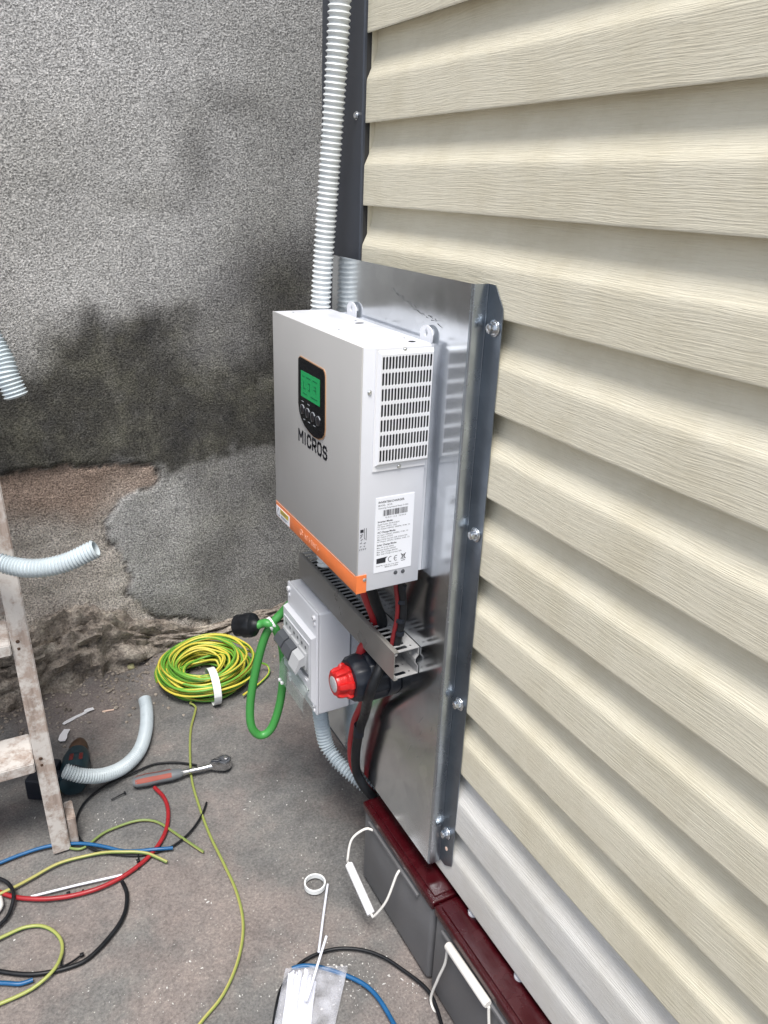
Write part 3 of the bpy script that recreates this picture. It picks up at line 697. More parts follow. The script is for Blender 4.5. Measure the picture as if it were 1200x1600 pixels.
# rating label
lab = MB().box(-.1115, -.0492, -.0006, 0.0001, .7725, .8895).build('rating_label', M_LABEL, inv)
LO = (-.1115, -.0007, .7725)
T = [('INVERTER/CHARGER', .004, .1085, .0045, .02), ('MODEL:  3KVA', .004, .1040, .0034, .005), ('Operating Temperature Range: 0~50C', .004, .1000, .0031, .003),
     ('92 9 0 1 1 2 5   3 0 0 4 4', .016, .0845, .0033, .004),
     ('Inverter Mode:', .004, .0790, .0040, .025), ('Rated Power: 3KVA/2.4KW', .004, .0750, .0031, .003), ('DC Input: 24VDC, 120A', .004, .0715, .0031, .003), ('AC Output: 230VAC, 50/60Hz, 10.4A, 1O', .004, .0680, .0031, .003),
     ('AC Charge Mode:', .004, .0625, .0040, .025), ('AC Input: 230VAC, 50/60Hz, 17.4A, 1O', .004, .0585, .0031, .003), ('DC Output: 27VDC', .004, .0550, .0031, .003), ('Max.Charge Current: 60A, Default 30A', .004, .0515, .0031, .003), ('AC Output: 230VAC, 50/60Hz, 10.4A, 1O', .004, .0480, .0031, .003),
     ('Solar Charge Mode:', .004, .0425, .0040, .025), ('Max. PV Array: 600W', .004, .0385, .0031, .003), ('Nominal System: 24VDC', .004, .0350, .0031, .003), ('Max. Solar Voltage: 80VDC', .004, .0315, .0031, .003), ('Max. Solar Charge Current: 50A', .004, .0280, .0031, .003),
     ('Serial No. under the cover plate', .004, .0095, .0028, .003), ('MADE IN CHINA', .018, .0060, .0030, .006)]
tm = text_mesh(T, LO, SU, SV, SN)
rr = random.Random(3); x = .012
while x < .052:
    bw = rr.choice((.0004, .0007, .0011)); tm.prism([(x, .0885), (x+bw, .0885), (x+bw, .0975), (x, .0975)], LO, SU, SV, SN, .0001); x += bw+rr.choice((.0004, .0007, .0010))
# marks along the bottom: dark block, CE, crossed-out bin
tm.prism([(.004, .0145), (.019, .0145), (.019, .021), (.022, .0235), (.004, .0225)], LO, SU, SV, SN, .0001)
strokes(tm, [((.027+.0035*math.cos(a), .0185+.004*math.sin(a)), (.027+.0035*math.cos(a+.35), .0185+.004*math.sin(a+.35))) for a in [1.2+.35*k for k in range(11)]]+
        [((.0365+.0035*math.cos(a), .0185+.004*math.sin(a)), (.0365+.0035*math.cos(a+.35), .0185+.004*math.sin(a+.35))) for a in [1.2+.35*k for k in range(11)]]+[((.0335, .0185), (.037, .0185)),
         ((.0455, .022), (.0515, .022)), ((.046, .022), (.047, .0155)), ((.051, .022), (.050, .0155)), ((.047, .0155), (.050, .0155)), ((.0445, .024), (.0525, .015)), ((.0525, .024), (.0445, .015)), ((.0455, .0125), (.0515, .0125))], LO, SU, SV, SN, .0008, .0001)
tm.build('label_print', M_INK, lab)
# small wiring diagram on the left of the label
dm = MB(); DO = (-.1355, -.0001, .810)
dm.prism([(.001, .031), (.006, .031), (.006, .0355), (.001, .0355)], DO, SU, SV, SN, .0002)
strokes(dm, [((.0075, .022), (.0075, .037)), ((.0105, .0185), (.0105, .037)), ((.0075, .022), (.009, .020)), ((.001, .027), (.005, .028)), ((.001, .023), (.004, .026)), ((.002, .019), (.005, .021)), ((.001, .0145), (.004, .0155)), ((.007, .014), (.010, .0145)), ((.001, .009), (.003, .010)), ((.007, .009), (.009, .0095)), ((.0005, .004), (.0015, .006)), ((.0035, .004), (.0045, .006)), ((.0065, .004), (.0075, .006)), ((.0095, .004), (.0105, .006))], DO, SU, SV, SN, .0006, .0002)
dm.build('diagram_print', M_INK, inv)
# top: two openings and dots, hanging ears with key holes
for (x, y, rx, ry) in ((-.0545, .019, .005, .005), (-.055, .176, .007, .0035)):
    MB().prism([(rx*math.cos(k*PI/10), ry*math.sin(k*PI/10)) for k in range(20)], (x, y, ZT+.0002), (1, 0, 0), (0, 1, 0), (0, 0, 1), .0003).build('top_hole', M_BLACKIN, inv)
for (x, y) in ((-.111, .13), (-.112, .30), (-.052, .045), (-.05, .20)):
    s_ = MB(); small_screw(s_, (x, y, ZT), (0, 0, 1), .0015, .0008); s_.build('screw', M_BOLT, inv, smooth=40)
MB().box(X1+.0002, PX-.0002, .012, .309, ZB+.01, ZT-.004).build('rear_plate', M_WHITE, inv)
for yc in (.026, .258):
    mb = MB(); n = 24; outer = []; inner = []
    for k in range(n):
        a = 2*PI*k/n; c_, s2 = math.cos(a), math.sin(a)
        outer.append((c_*.0165, .0095+s2*.0105 if s2 > 0 else .0095+max(s2*3, -1)*.0130)); inner.append((c_*(.0036 if s2 < .3 else .0022), .0095+s2*.0045+(.0 if s2 < .3 else .0015)))
    vs = [(PX-.0060, yc+a, ZT+b-.0005) for a, b in outer]+[(PX-.0060, yc+a, ZT+b) for a, b in inner]
    vs += [(p[0]+.0014, p[1], p[2]) for p in vs]
    fs = [(i, (i+1) % n, n+(i+1) % n, n+i) for i in range(n)]+[(2*n+i, 2*n+(i+1) % n, 3*n+(i+1) % n, 3*n+i) for i in range(n)]
    fs += [(i, (i+1) % n, 2*n+(i+1) % n, 2*n+i) for i in range(n)]+[(n+i, n+(i+1) % n, 3*n+(i+1) % n, 3*n+i) for i in range(n)]
    mb.add(vs, fs).build('hanging_ear', M_VENTW, inv, smooth=30)

# ------------------------------------------------------------------ slotted cable duct under the inverter
DX0, DX1, DY0, DY1, DZ0, DZ1 = -.070, PX-.0012, -.001, .388, .5745, .6245
duct = thing('cable_duct', 'grey slotted cable duct with smooth cover running under the inverter', 'cable duct', (-.045, .19, DZ0))
ctop = []; y = 0; L = DY1-DY0
slots_y = []
cols = [.004, .0125, .030]; kinds = [None, 's', 'big']
rest = L-sum(cols)-.004; n_ = int(rest/.0125)
cols += [.0125]*n_; kinds += ['s']*n_
for k in range(n_):
    if k in (4, 5, 10): kinds[3+k] = 'gap'
cols.append(L-sum(cols)); kinds.append(None)
rows = [.0035, .027, .003, .0115, DX1-DX0-.045]; rows[-1] = max(rows[-1], .001)
def dslot(i, j):
    k = kinds[i]
    if k is None: return None
    if j == 1: return (.0043, .0125, .0020) if k == 's' else ((.0135, .0125, .002) if k == 'big' else (.0052, .0125, .001))
    if j == 3: return (.0019, .0019, .0011) if k != 'big' else None
    return None
tot = DX1-DX0; rows = [.0035, .0255, .0020, .0080]; rows.append(tot-sum(rows))
def dslot2(i, j):
    s_ = dslot(i, j)
    if s_ and j == 1: return (s_[0], .0120, min(s_[2], .0018))
    return s_
slotted(MB(), (0, 0, 0), SU, SV, SN, .001, [.1], [.1], lambda i, j: None)
def dside(z, nz):
    mb = MB(); slotted(mb, (DX0+.0006, DY0+.0015, z), (0, 1, 0), (1, 0, 0), (0, 0, nz), .0012, cols, [rows[0]-.0006]+rows[1:], dslot2 if nz > 0 else (lambda i, j: dslot2(3, j) if kinds[i] else None)); return mb
dside(DZ1-.0016, 1).build('slotted_wall', M_DUCT, duct)
dside(DZ0+.0016, -1).build('slotted_wall', M_DUCT, duct)
# ridged back, drawn as one bent strip
def strip(poly, y0, y1, t, m, name, par):
    n = len(poly); mb = MB()
    a = [Vector((x, 0, z)) for x, z in poly]; b = []
    for i in range(n):
        d = (a[min(i+1, n-1)]-a[max(i-1, 0)]).normalized(); b.append(a[i]+Vector((-d.z, 0, d.x))*t)
    ring = a+b[::-1]; k = len(ring)
    mb.add([(p.x, y0, p.z) for p in ring]+[(p.x, y1, p.z) for p in ring], [(i, (i+1) % k, k+(i+1) % k, k+i) for i in range(k)]+[(i, i+1, k-2-i, k-1-i) for i in range(n-1)]+[(k+k-1-i, k+k-2-i, k+i+1, k+i) for i in range(n-1)])
    return mb.build(name, m, par, smooth=20)
zm = (DZ0+DZ1)/2
strip([(DX1, DZ0+.0014), (DX1, zm-.011), (DX1-.0055, zm-.003), (DX1-.0055, zm+.003), (DX1, zm+.010), (DX1, DZ1-.0014)], DY0+.002, DY1-.002, .0014, M_DUCT, 'back_wall', duct)
strip([(DX0+.008, DZ0-.0006), (DX0+.003, DZ0-.0012), (DX0, DZ0), (DX0, DZ1), (DX0+.003, DZ1+.0012), (DX0+.008, DZ1+.0006)][::-1], DY0, DY1, .0014, M_DUCTL, 'cover', duct)
for z in (DZ0+.004, DZ1-.004):
    MB().tube([(DX0+.004, DY0+.001, z), (DX0+.004, DY1-.002, z)], .0022, 8).build('cover_clip', M_DUCT, duct, smooth=60)

# ------------------------------------------------------------------ breaker enclosure
EY0, EY1, EZ0, EZ1, EX = .2445, .390, .345, .569, -.0935
enc = thing('breaker_enclosure', 'small white breaker enclosure with its clear door open, left below the duct', 'electrical box', (-.06, .317, EZ0))
MB().box(EX+.004, PX-.0002, EY0, EY1, EZ0, EZ1, .004, 3).build('base', M_PVC, enc, smooth=40)
def ringface(mb, x, o, i, xb):
    """flat frame at x between outer rect o and inner rect i (y0,y1,z0,z1), with walls back to xb"""
    def q(r, xx): return [(xx, r[0], r[2]), (xx, r[1], r[2]), (xx, r[1], r[3]), (xx, r[0], r[3])]
    mb.add(q(o, x)+q(i, x)+q(o, xb)+q(i, xb), [(k, (k+1) % 4, 4+(k+1) % 4, 4+k) for k in range(4)]+[(k, (k+1) % 4, 8+(k+1) % 4, 8+k) for k in range(4)]+[(4+k, 4+(k+1) % 4, 12+(k+1) % 4, 12+k) for k in range(4)])
lid = MB().box(EX, EX+.0055, EY0-.0004, EY1+.0004, EZ0-.0004, EZ1+.0004, .0025, 3).build('lid', M_PVC, enc, smooth=40)
CZ0, CZ1 = .3655, .520; CX = EX-.0095; WY0, WY1, WZ0, WZ1 = .262, .382, .418, .497
mb = MB(); ringface(mb, CX, (EY0+.004, EY1-.001, CZ0+.014, CZ1-.004), (WY0, WY1, WZ0, WZ1), EX-.0001)
o_ = (EY0+.004, EY1-.001, CZ0+.014, CZ1-.004); o2 = (EY0+.002, EY1-.0, CZ0, CZ1)
def q4(r, x): return [(x, r[0], r[2]), (x, r[1], r[2]), (x, r[1], r[3]), (x, r[0], r[3])]
mb.add(q4(o_, CX)+q4(o2, EX-.0001), [(k, (k+1) % 4, 4+(k+1) % 4, 4+k) for k in range(4)])
mb.build('raised_cover', M_PVC, enc)
MB().box(CX-.0011, CX+.0002, WY0-.004, WY1+.002, WZ1+.001, WZ1+.0035).build('window_lip', M_VENTW, enc)
MB().box(EX-.0008, EX-.0002, WY0, WY1, WZ0, WZ1).build('window_back', M_BLACKIN, enc)
# breakers: one wide dark-levered pair and one grey one
def breaker(y0, y1, mcol, mlev, tilt):
    b_ = MB(); b_.box(CX-.001, EX-.001, y0, y1, WZ0+.012, WZ1-.002, .0012, 2)
    b_.box(CX-.006, CX-.0009, y0+.0006, y1-.0006, WZ0+.022, WZ1-.020, .0012, 2); o = b_.build('breaker', M_PVCG, enc, smooth=40)
    l_ = MB(); z = (WZ0+WZ1)/2+.004
    l_.prism([(0, -.010), (.010, -.012), (.019, -.012-.012*tilt), (.021, -.006-.012*tilt), (.012, .004), (0, .010)], (CX-.0055, y0+.0012, z), (-1, 0, 0), (0, 0, 1), (0, 1, 0), y1-y0-.0024)
    l_.build('lever', mlev, o)
    p_ = MB()
    for k in range(max(1, int((y1-y0)/.018))): p_.lathe([(.0032, 0), (.0032, .0004)], (CX-.0012, y0+.009+.018*k, WZ1-.011), (-1, 0, 0), 12)
    p_.build('terminal_screw', M_DKG, o)
breaker(.342, .380, M_PVCG, M_DKG, .2); breaker(.303, .340, M_PVCG, M_DKG, .5); breaker(.264, .3015, M_PVC, M_PVCG, 1.2)
MB().box(CX-.0012, CX+.0001, .268, .312, WZ0-.006, WZ0-.0035).build('lower_slot', M_VENTW, enc)
# clear door hanging open
dh = WZ0-.020
mb = MB()
for k in range(6):
    pass
dpts = [(0, 0), (-.006, -.003), (-.012, -.018), (-.013, -.046), (-.011, -.050)]
n = len(dpts); y0_, y1_ = WY0-.004, WY1+.004
mb.add([(CX-.001+a, y0_, dh+b) for a, b in dpts]+[(CX-.001+a, y1_, dh+b) for a, b in dpts]+[(CX-.0002+a, y0_, dh+b) for a, b in dpts]+[(CX-.0002+a, y1_, dh+b) for a, b in dpts],
       [(i, i+1, n+i+1, n+i) for i in range(n-1)]+[(2*n+i, 3*n+i, 3*n+i+1, 2*n+i+1) for i in range(n-1)]+[(n-1, 2*n-1, 4*n-1, 3*n-1)])
mb.build('clear_door', M_DOOR, enc)
MB().tube([(CX-.0015, y0_, dh), (CX-.0015, y1_, dh)], .0016, 8).build('door_hinge', M_CLEAR, enc, smooth=60)
for y in (y1_-.004, y1_-.016):
    MB().box(CX-.016, CX-.010, y-.003, y+.003, dh-.053, dh-.047, .001, 1).build('door_catch', M_GRIP, enc)
for (y, z) in ((EY0+.0105, EZ1-.012), (EY0+.0105, EZ0+.020), (EY1-.010, EZ1-.012), (EY1-.010, EZ0+.012)):
    s_ = MB(); s_.lathe([(.0052, 0), (.0052, .0035), (.0045, .0045)], (EX, y, z), (-1, 0, 0), 16); s_.lathe([(.0046, 0), (.0040, .002)], (EX, y, z-.0125), (-1, 0, 0), 14); so_ = s_.build('lid_screw', M_GRIP, enc, smooth=40)
    MB().box(EX-.0049, EX-.0046, y-.003, y+.003, z-.0005, z+.0005).build('screw_slot', M_DKG, so_)

# ------------------------------------------------------------------ battery isolator with red knob
iso = thing('isolator_switch', 'black round battery isolator switch with red turning knob', 'switch', (-.04, .10, .525))
IC = Vector((0, .098, .522))
ib = MB()
sq = lambda r, e=.22: (lambda a, k: 1+e*(abs(math.sin(2*a+PI/2*0))**4)*(1 if k < 4 else .0))
ib.lathe([(.0420, 0), (.0435, .002), (.0435, .018), (.0420, .020)], (PX-.0002, IC.y, IC.z), (-1, 0, 0), 48, fn=lambda a, k: 1+.13*abs(math.sin(2*a))**3)
ib.lathe([(.0430, .0201), (.0430, .046), (.0415, .049)], (PX-.0002, IC.y, IC.z), (-1, 0, 0), 60, fn=lambda a, k: 1+.025*(1 if math.sin(12*a) > .2 else -1))
ib.lathe([(.0395, .0491), (.0405, .054), (.0385, .070), (.0345, .076), (.0300, .077)], (PX-.0002, IC.y, IC.z), (-1, 0, 0), 60, fn=lambda a, k: 1+(.02*(1 if math.sin(12*a+.6) > .1 else -1) if k in (1, 2) else 0))
ib.build('body', M_BLKP, iso, smooth=30)
kb = MB()
kfn = lambda amp: (lambda a, k: 1+amp[k]*(1 if math.cos(6*a) > .25 else -1))
kb.lathe([(.0280, .0772), (.0290, .080), (.0285, .084), (.0242, .087), (.0232, .097), (.0220, .102), (.0195, .104)], (PX-.0002, IC.y, IC.z), (-1, 0, 0), 72, fn=kfn([0.05, .07, .07, .11, .11, .07, .0]))
ko = kb.build('knob', M_RED, iso, smooth=30)
MB().lathe([(.0138, .1035), (.0138, .1048), (.0130, .1051)], (PX-.0002, IC.y, IC.z), (-1, 0, 0), 28).build('knob_disc', M_PVCG, ko, smooth=30)
for (y, z) in ((.130, .557), (.070, .557), (.070, .497), (.130, .497)):
    s_ = MB(); small_screw(s_, (PX-.0162, y, z), (-1, 0, 0), .003, .002); s_.build('screw', M_DKG, iso, smooth=40)

# ------------------------------------------------------------------ cables round the inverter
def cable(name, pts, r, m, label, catg, group=None, n=12, step=.008, uv=False):
    o = MB().tube(cat(pts, step), r, n).build(name, m, None, smooth=60, uv=uv)
    return tag(o, label, catg, group)
def wobble(pts, amp, seed):
    rn = random.Random(seed); return [Vector(p)+Vector([rn.uniform(-amp, amp) for _ in range(3)]) for p in pts]
P1 = lambda u, v, x: gx(u, v, x)
XC = -.050
low = [(-.050, .060, .580), gy(582, 1060, .047)+Vector((.006, 0, 0)), gy(576, 1088, .056), P1(570, 1116, XC), P1(562, 1140, XC), P1(556, 1175, XC+.002), P1(557, 1205, XC+.008), P1(568, 1228, XC+.018), P1(580, 1243, XC+.032), P1(590, 1252, XC+.055)]
cable('power_cable', low, .0088, M_BLK, 'thick black cable dropping from the isolator to the first battery', 'cable')
low = [Vector(p) for p in low]
low2 = [Vector((XC+.002, .112, .488))]+[Vector(p)+Vector((.002, .020+.004*math.sin(i), 0)) for i, p in enumerate(low[3:])]
cable('power_cable', low2, .0078, M_REDC, 'thick red cable dropping from the isolator behind the black one', 'cable')
rg = MB(); c_ = low[4]; rg.tube(cat([c_+Vector((.0, .002, .010)), c_+Vector((-.001, .002, -.014))], .004), .0102, 12)
tag(rg.build('cable_tie', M_BLKP, None, smooth=60), 'black tape collar binding the thick black battery cable', 'cable tie')
# two leads from the underside of the inverter into the duct end
e1 = [(-.052, .022, .748), (-.0515, .020, .728), (-.047, .020, .700), (-.046, .021, .672), (-.049, .023, .645), (-.053, .024, .618), (-.053, .040, .598), (-.05, .085, .592)]
cable('inverter_lead', e1, .0064, M_BLK, 'black lead hanging from inverter underside into the near duct end', 'cable')
e2 = [(-.060, .024, .748), (-.0595, .022, .725), (-.0555, .022, .698), (-.0545, .024, .668), (-.0580, .026, .640), (-.060, .028, .616), (-.060, .045, .590), (-.058, .085, .586)]
cable('inverter_lead', e2, .0036, M_REDD, 'thin red lead beside the black one at the near duct end', 'cable')
lead = [o for o in bpy.data.objects if o.name.startswith('inverter_lead')][0]
for z in (.727, .702, .668, .645):
    MB().tube([(-.0500, .0205, z-.003), (-.0495, .0205, z+.003)], .0074, 10).build('tape', M_BLKP, lead, smooth=60)
k1 = [(-.082, .098, .748), (-.0815, .100, .715), (-.068, .100, .672), (-.052, .100, .630), (-.050, .104, .598), (-.058, .108, .582), (-.068, .112, .568), (-.070, .113, .552)]
cable('battery_lead', k1, .0088, M_REDC, 'thick red lead entering the duct behind the orange corner', 'cable')
k2 = [(-.078, .078, .748), (-.075, .080, .715), (-.062, .082, .672), (-.046, .085, .630), (-.044, .088, .60), (-.043, .089, .575), (-.043, .090, .560)]
cable('battery_lead', k2, .0088, M_BLK, 'thick black lead entering the duct beside the red one', 'cable')
gl = MB().lathe([(.011, 0), (.012, .004), (.012, .018), (.010, .022)], (-.085, .262, .744), (0, 0, -1), 10)
# grey gland cluster and short conduit behind the stripe
g2 = MB()
for k, (x, y, z) in enumerate(((-.092, .285, .735),)): g2.lathe([(.0165, 0), (.0175, .004), (.0175, .012), (.0145, .016), (.0145, .024)], (x, y, z), (0, 0, -1), 8)
tag(g2.build('cable_gland', M_PVCG, None, smooth=30), 'grey cable gland under the far end of the inverter', 'cable gland')

wires = thing('duct_dark_filler', 'bundle of black wires added to darken the inside of the grey duct', 'wires', (-.045, .2, .59))  # added filler: black tubes so the duct interior looks dark through its slots
for k, (x, z) in enumerate(((-.058, .588), (-.040, .589), (-.057, .604), (-.041, .605))):
    MB().tube(cat([(x+.003*math.sin(k+q*2.1), .075+.004*k+.029*q, z+.0025*math.sin(2*k+q*1.7)) for q in range(11)], .01), .0078, 10).build('filler_wire', M_BLK, wires, smooth=60)
# ------------------------------------------------------------------ tall corrugated conduit, and the one leaving the enclosure
tallp = [(-.0440, .262, 2.6), (-.0420, .272, 2.1), (-.0405, .284, 1.75), (-.0400, .292, 1.53), (-.0420, .315, 1.33), (-.0470, .337, 1.12), (-.050, .343, .95), (-.050, .335, .80), (-.048, .318, .70), (-.047, .308, .630)]
tc_ = corrugated(cat(tallp, .01), .0172, .0080, .19, 22)
tag(tc_.build('corrugated_conduit', M_CONDT, None, smooth=50), 'tall white corrugated conduit rising along the dark corner trim', 'conduit')
outp = [(-.060, .310, .343), (-.060, .309, .318), P1(508, 1158, -.054), P1(522, 1182, -.044), P1(543, 1204, -.028), (.012, .19, .160), (.08, .16, .11), (.16, .14, .10)]
oc_ = corrugated(cat(outp, .006), .0160, .0070, .30, 24)
tag(oc_.build('corrugated_conduit', M_COND, None, smooth=50), 'grey corrugated conduit curving down from the breaker enclosure', 'conduit')
MB_g = MB().lathe([(.0185, 0), (.0185, .010), (.0165, .012)], (-.062, .310, .3448), (0, 0, -1), 20)
MB_g.build('conduit_gland', M_PVC, enc, smooth=40)

# ------------------------------------------------------------------ green cable with its plug hanging beside the enclosure
gc = thing('extension_cable', 'looped green cable with black plug tied beside the breaker enclosure', 'cable', (-.14, .43, .2))
Yg = .415
gp = lambda u, v, dy=0: gy(u, v, Yg+dy)
pts = [(-.060, .380, .545), gp(452, 945, -.01), gp(440, 958), gp(425, 975, .0), gp(412, 1000, .006), gp(399, 1050, .010), gp(391, 1100, .008), gp(393, 1135, .0), gp(407, 1149, -.006), gp(424, 1138, -.010), gp(437, 1100, -.012), gp(443, 1050, -.012), gp(441, 1010, -.010), gp(430, 982, -.012), gp(418, 974, -.010), gp(411, 974, .0), gp(400, 978, .004)]
MB().tube(cat(pts, .006), .0088, 14).build('cord', M_GRNC, gc, smooth=60)
c0 = gp(405, 976, .002); c1 = gp(379, 985, .012); dd_ = (c1-c0)
pl = MB(); Lp = .052
pl.lathe([(.010, 0), (.013, .006), (.016, .010), (.0235, .013), (.0245, .018), (.0245, .036), (.0225, .040), (.0225, .052), (.020, .0545)], c0, dd_+Vector((-.004, .03, -.004)), 28, fn=lambda a, k: 1+(.03*(1 if math.sin(10*a) > 0 else -1) if 3 < k < 6 else 0))
pl.build('plug', M_BLK, gc, smooth=35)
tb = MB(); tc0 = gp(423, 975, -.006)
tb.lathe([(.0140, -.006), (.0145, -.004), (.0145, .004), (.0140, .006)], tc0, (1, .0, .45), 18); tb.build('white_tie', M_TAPE, gc, smooth=40)
gl = MB().lathe([(.013, 0), (.0135, .004), (.0135, .016), (.011, .022)], (-.064, EY1, .47), (0, 1, 0), 12); gl.build('side_gland', M_BLKP, enc, smooth=30)

# ------------------------------------------------------------------ batteries
def battery(y0, y1, label, hang):
    t = thing('battery', label, 'battery', (.2, (y0+y1)/2, 0))
    bx0, bx1 = -.0355, .465
    MB().box(bx0, bx1, y0+.002, y1-.002, .0015, .1745, .009, 4).build('case', M_BATG, t, smooth=40)
    MB().box(bx0-.003, bx1+.003, y0, y1, .1752, .1935, .004, 3).build('lid', M_BATR, t, smooth=40)
    MB().box(bx0+.006, bx1-.006, y0+.009, y1-.009, .19355, .1965, .0012, 2).build('lid_step', M_BATR, t, smooth=40)
    MB().box(bx0-.0055, bx0-.0002, y0+.045, y1-.028, .160, .1675, .0012, 2).build('handle_rail', M_BATG, t, smooth=40)
    return t, bx0
b1, bx0 = battery(-.1125, .1475, 'grey battery with red lid under the steel panel, rope handle hanging out', True)
a1 = Vector((bx0-.004, .0995, .1625)); a2 = Vector((bx0-.004, -.0055, .1635)); h1 = gx(545, 1350, -.088); h2 = gx(580, 1428, -.086)
MB().tube(cat([a1, a1+Vector((-.014, .006, .004)), a1.lerp(h1, .45)+Vector((-.016, .012, .012)), h1+Vector((-.001, .003, .012)), h1, (h1+h2)/2, h2, h2+Vector((.003, -.008, .003)), a2.lerp(h2, .5)+Vector((-.004, -.012, -.006)), a2+Vector((-.008, -.002, -.006)), a2], .004), .0024, 8).build('rope_handle', M_ROPE, b1, smooth=60)
MB().tube([h1, h1.lerp(h2, .02), h1.lerp(h2, .98), h2], .0078, 16, rf=lambda L, i: .9 if i in (0, 3) else 1).build('handle_grip', M_GRIP, b1, smooth=40)
b2, _ = battery(-.3765, -.1165, 'grey battery with red lid nearest the camera, grip pressed against its side', False)
p1 = Vector((bx0-.0095, -.172, .168)); p2 = Vector((bx0-.0095, -.284, .170))
MB().tube([p1, p1.lerp(p2, .02), p1.lerp(p2, .98), p2], .0072, 16, rf=lambda L, i: .85 if i in (0, 3) else 1).build('handle_grip', M_ROPE, b2, smooth=40)
r1 = [p1+Vector((.002, .002, -.004)), Vector((bx0-.008, -.168, .12)), gx(684, 1530, bx0-.012), gx(673, 1562, bx0-.014), gx(684, 1590, bx0-.013), gx(700, 1625, bx0-.01), Vector((bx0-.008, -.262, .03)), Vector((bx0-.006, -.290, .09)), p2+Vector((.002, 0, -.006))]
MB().tube(cat(r1, .005), .0024, 8).build('rope_handle', M_ROPE, b2, smooth=60)
def terminal(x, y, i, lab):
    mb = MB(); mb.lathe([(.009, 0), (.009, .004), (.0055, .005), (.0055, .013), (.004, .014)], (x, y, .1966), (0, 0, 1), 16)
    for s_ in (-1, 1): mb.prism([(0, 0), (.010, .002), (.013, .009), (.009, .012), (.002, .006)], (x, y+.0015, .204), (s_*.7, -.7 if i else .3, 0), (0, 0, 1), (0, -.0, 0) if False else (.3, .9, 0), .003)
    mb.build('terminal_nut', M_PVC, b2, smooth=35)
terminal(.0105, -.160, 0, ''); terminal(.0105, -.284, 1, '')
jm = MB().tube(cat([(.014, -.284, .205), (.03, -.30, .21), (.05, -.335, .212), (.055, -.40, .21)], .01), .006, 10)

# ------------------------------------------------------------------ wooden step ladder
lad = thing('step_ladder', 'paint-spattered old wooden step ladder standing at the left edge', 'ladder', (-.78, .52, 0))
def beam(mb, a, b, w, d, wb=None):
    """rectangular beam from a to b, width w along x, depth d along y"""
    wb = wb or w; vs = []
    for p, ww in ((a, w), (b, wb)):
        for sx, sy in ((-1, -1), (1, -1), (1, 1), (-1, 1)): vs.append((p[0]+sx*ww/2, p[1]+sy*d/2, p[2]))
    mb.add(vs, [(3, 2, 1, 0), (4, 5, 6, 7), (0, 1, 5, 4), (1, 2, 6, 5), (2, 3, 7, 6), (3, 0, 4, 7)]); return mb
def wood(mb, name, par, bev=.002):
    o = mb.build(name, M_WOOD, par)
    bm = bmesh.new(); bm.from_mesh(o.data); bmesh.ops.bevel(bm, geom=bm.edges[:], offset=bev, segments=2, affect='EDGES'); bm.to_mesh(o.data); bm.free(); return o
LT = 1.62
m_ = MB(); m_.box(-.5475, -.5305, .480, .535, .001, .072); wood(m_, 'foot_block', lad)
fr = lambda z, s_: (-.5700-.020*z/1.0+.003 if s_ > 0 else -1.010+.045*z, .497+.075*z)
for s_ in (1, -1):
    a = fr(0, s_); b = fr(LT, s_); wood(beam(MB(), (a[0]+(.002 if s_ > 0 else 0), a[1], .001), (b[0], b[1], LT), .034, .055, .031), 'side_rail', lad)
for k in range(6):
    z = .238+.258*k; l = fr(z, -1); r = fr(z, 1); m_ = MB(); m_.box(l[0]+.0165, r[0]-.0165, l[1]-.042, l[1]+.058, z-.024, z); wood(m_, 'tread', lad)
bk = lambda z, s_: (-.548-.028*z if s_ > 0 else -1.022+.052*z, 1.0-.235*z)
for k in range(6):
    z = .238+.258*k; c_ = fr(z-.012, 1); sw = MB()
    for q_ in (-.008, .008):
        sw = MB(); small_screw(sw, (c_[0]-.004, c_[1]-.0278, z-.012+q_), (0, -1, 0), .0026, .0010); sw.build('screw', M_CHUCK, lad, smooth=40)
for s_ in (1, -1):
    a = bk(0, s_); b = bk(LT-.02, s_); wood(beam(MB(), (a[0]-.02, a[1], .012), (b[0], b[1]+.02, LT-.02), .03, .04), 'rear_leg', lad)
for z in (.35, 1.1):
    l, r = bk(z, -1), bk(z, 1); m_ = MB(); m_.box(l[0], r[0]-.036, l[1]+.021, l[1]+.039, z-.03, z+.02); wood(m_, 'cross_bar', lad)
m_ = MB(); m_.box(fr(LT, -1)[0]-.03, fr(LT, 1)[0]+.03, fr(LT, 1)[1]-.07, fr(LT, 1)[1]+.12, LT+.0005, LT+.026); wood(m_, 'top_board', lad)

# loose conduits slung over the ladder, off to the left
q1 = [gx(150, 857, -.44), gy(100, 880, .395), gy(50, 888, .417), gy(0, 879, .446), (-.66, .478, .722), (-.74, .515, .772), (-.80, .56, .776), (-.83, .70, .74), (-.82, .80, .60), (-.80, .86, .40), (-.79, .88, .2), (-.78, .885, .03)]
q1[0] = gy(150, 857, .378)
tag(corrugated(cat(q1, .006), .0165, .0060, .20, 24).build('corrugated_conduit', M_COND, None, smooth=50), 'grey corrugated conduit lying over a ladder tread, end pointing right', 'conduit')
q2 = [gy(26, 620, .44), gy(12, 588, .445), gy(0, 556, .455), (-.565, .485, 1.10), (-.60, .52, 1.20), (-.665, .56, 1.272), (-.76, .60, 1.292), (-.84, .66, 1.26), (-.88, .76, 1.1), (-.88, .80, .9), (-.87, .82, .75)]
tag(corrugated(cat(q2, .006), .0190, .0060, .17, 24).build('corrugated_conduit', M_COND, None, smooth=50), 'grey conduit end hanging at the left edge, above the other', 'conduit')

# ------------------------------------------------------------------ things lying on the ground
G = lambda u, v, h=.004: gz(u, v, h)
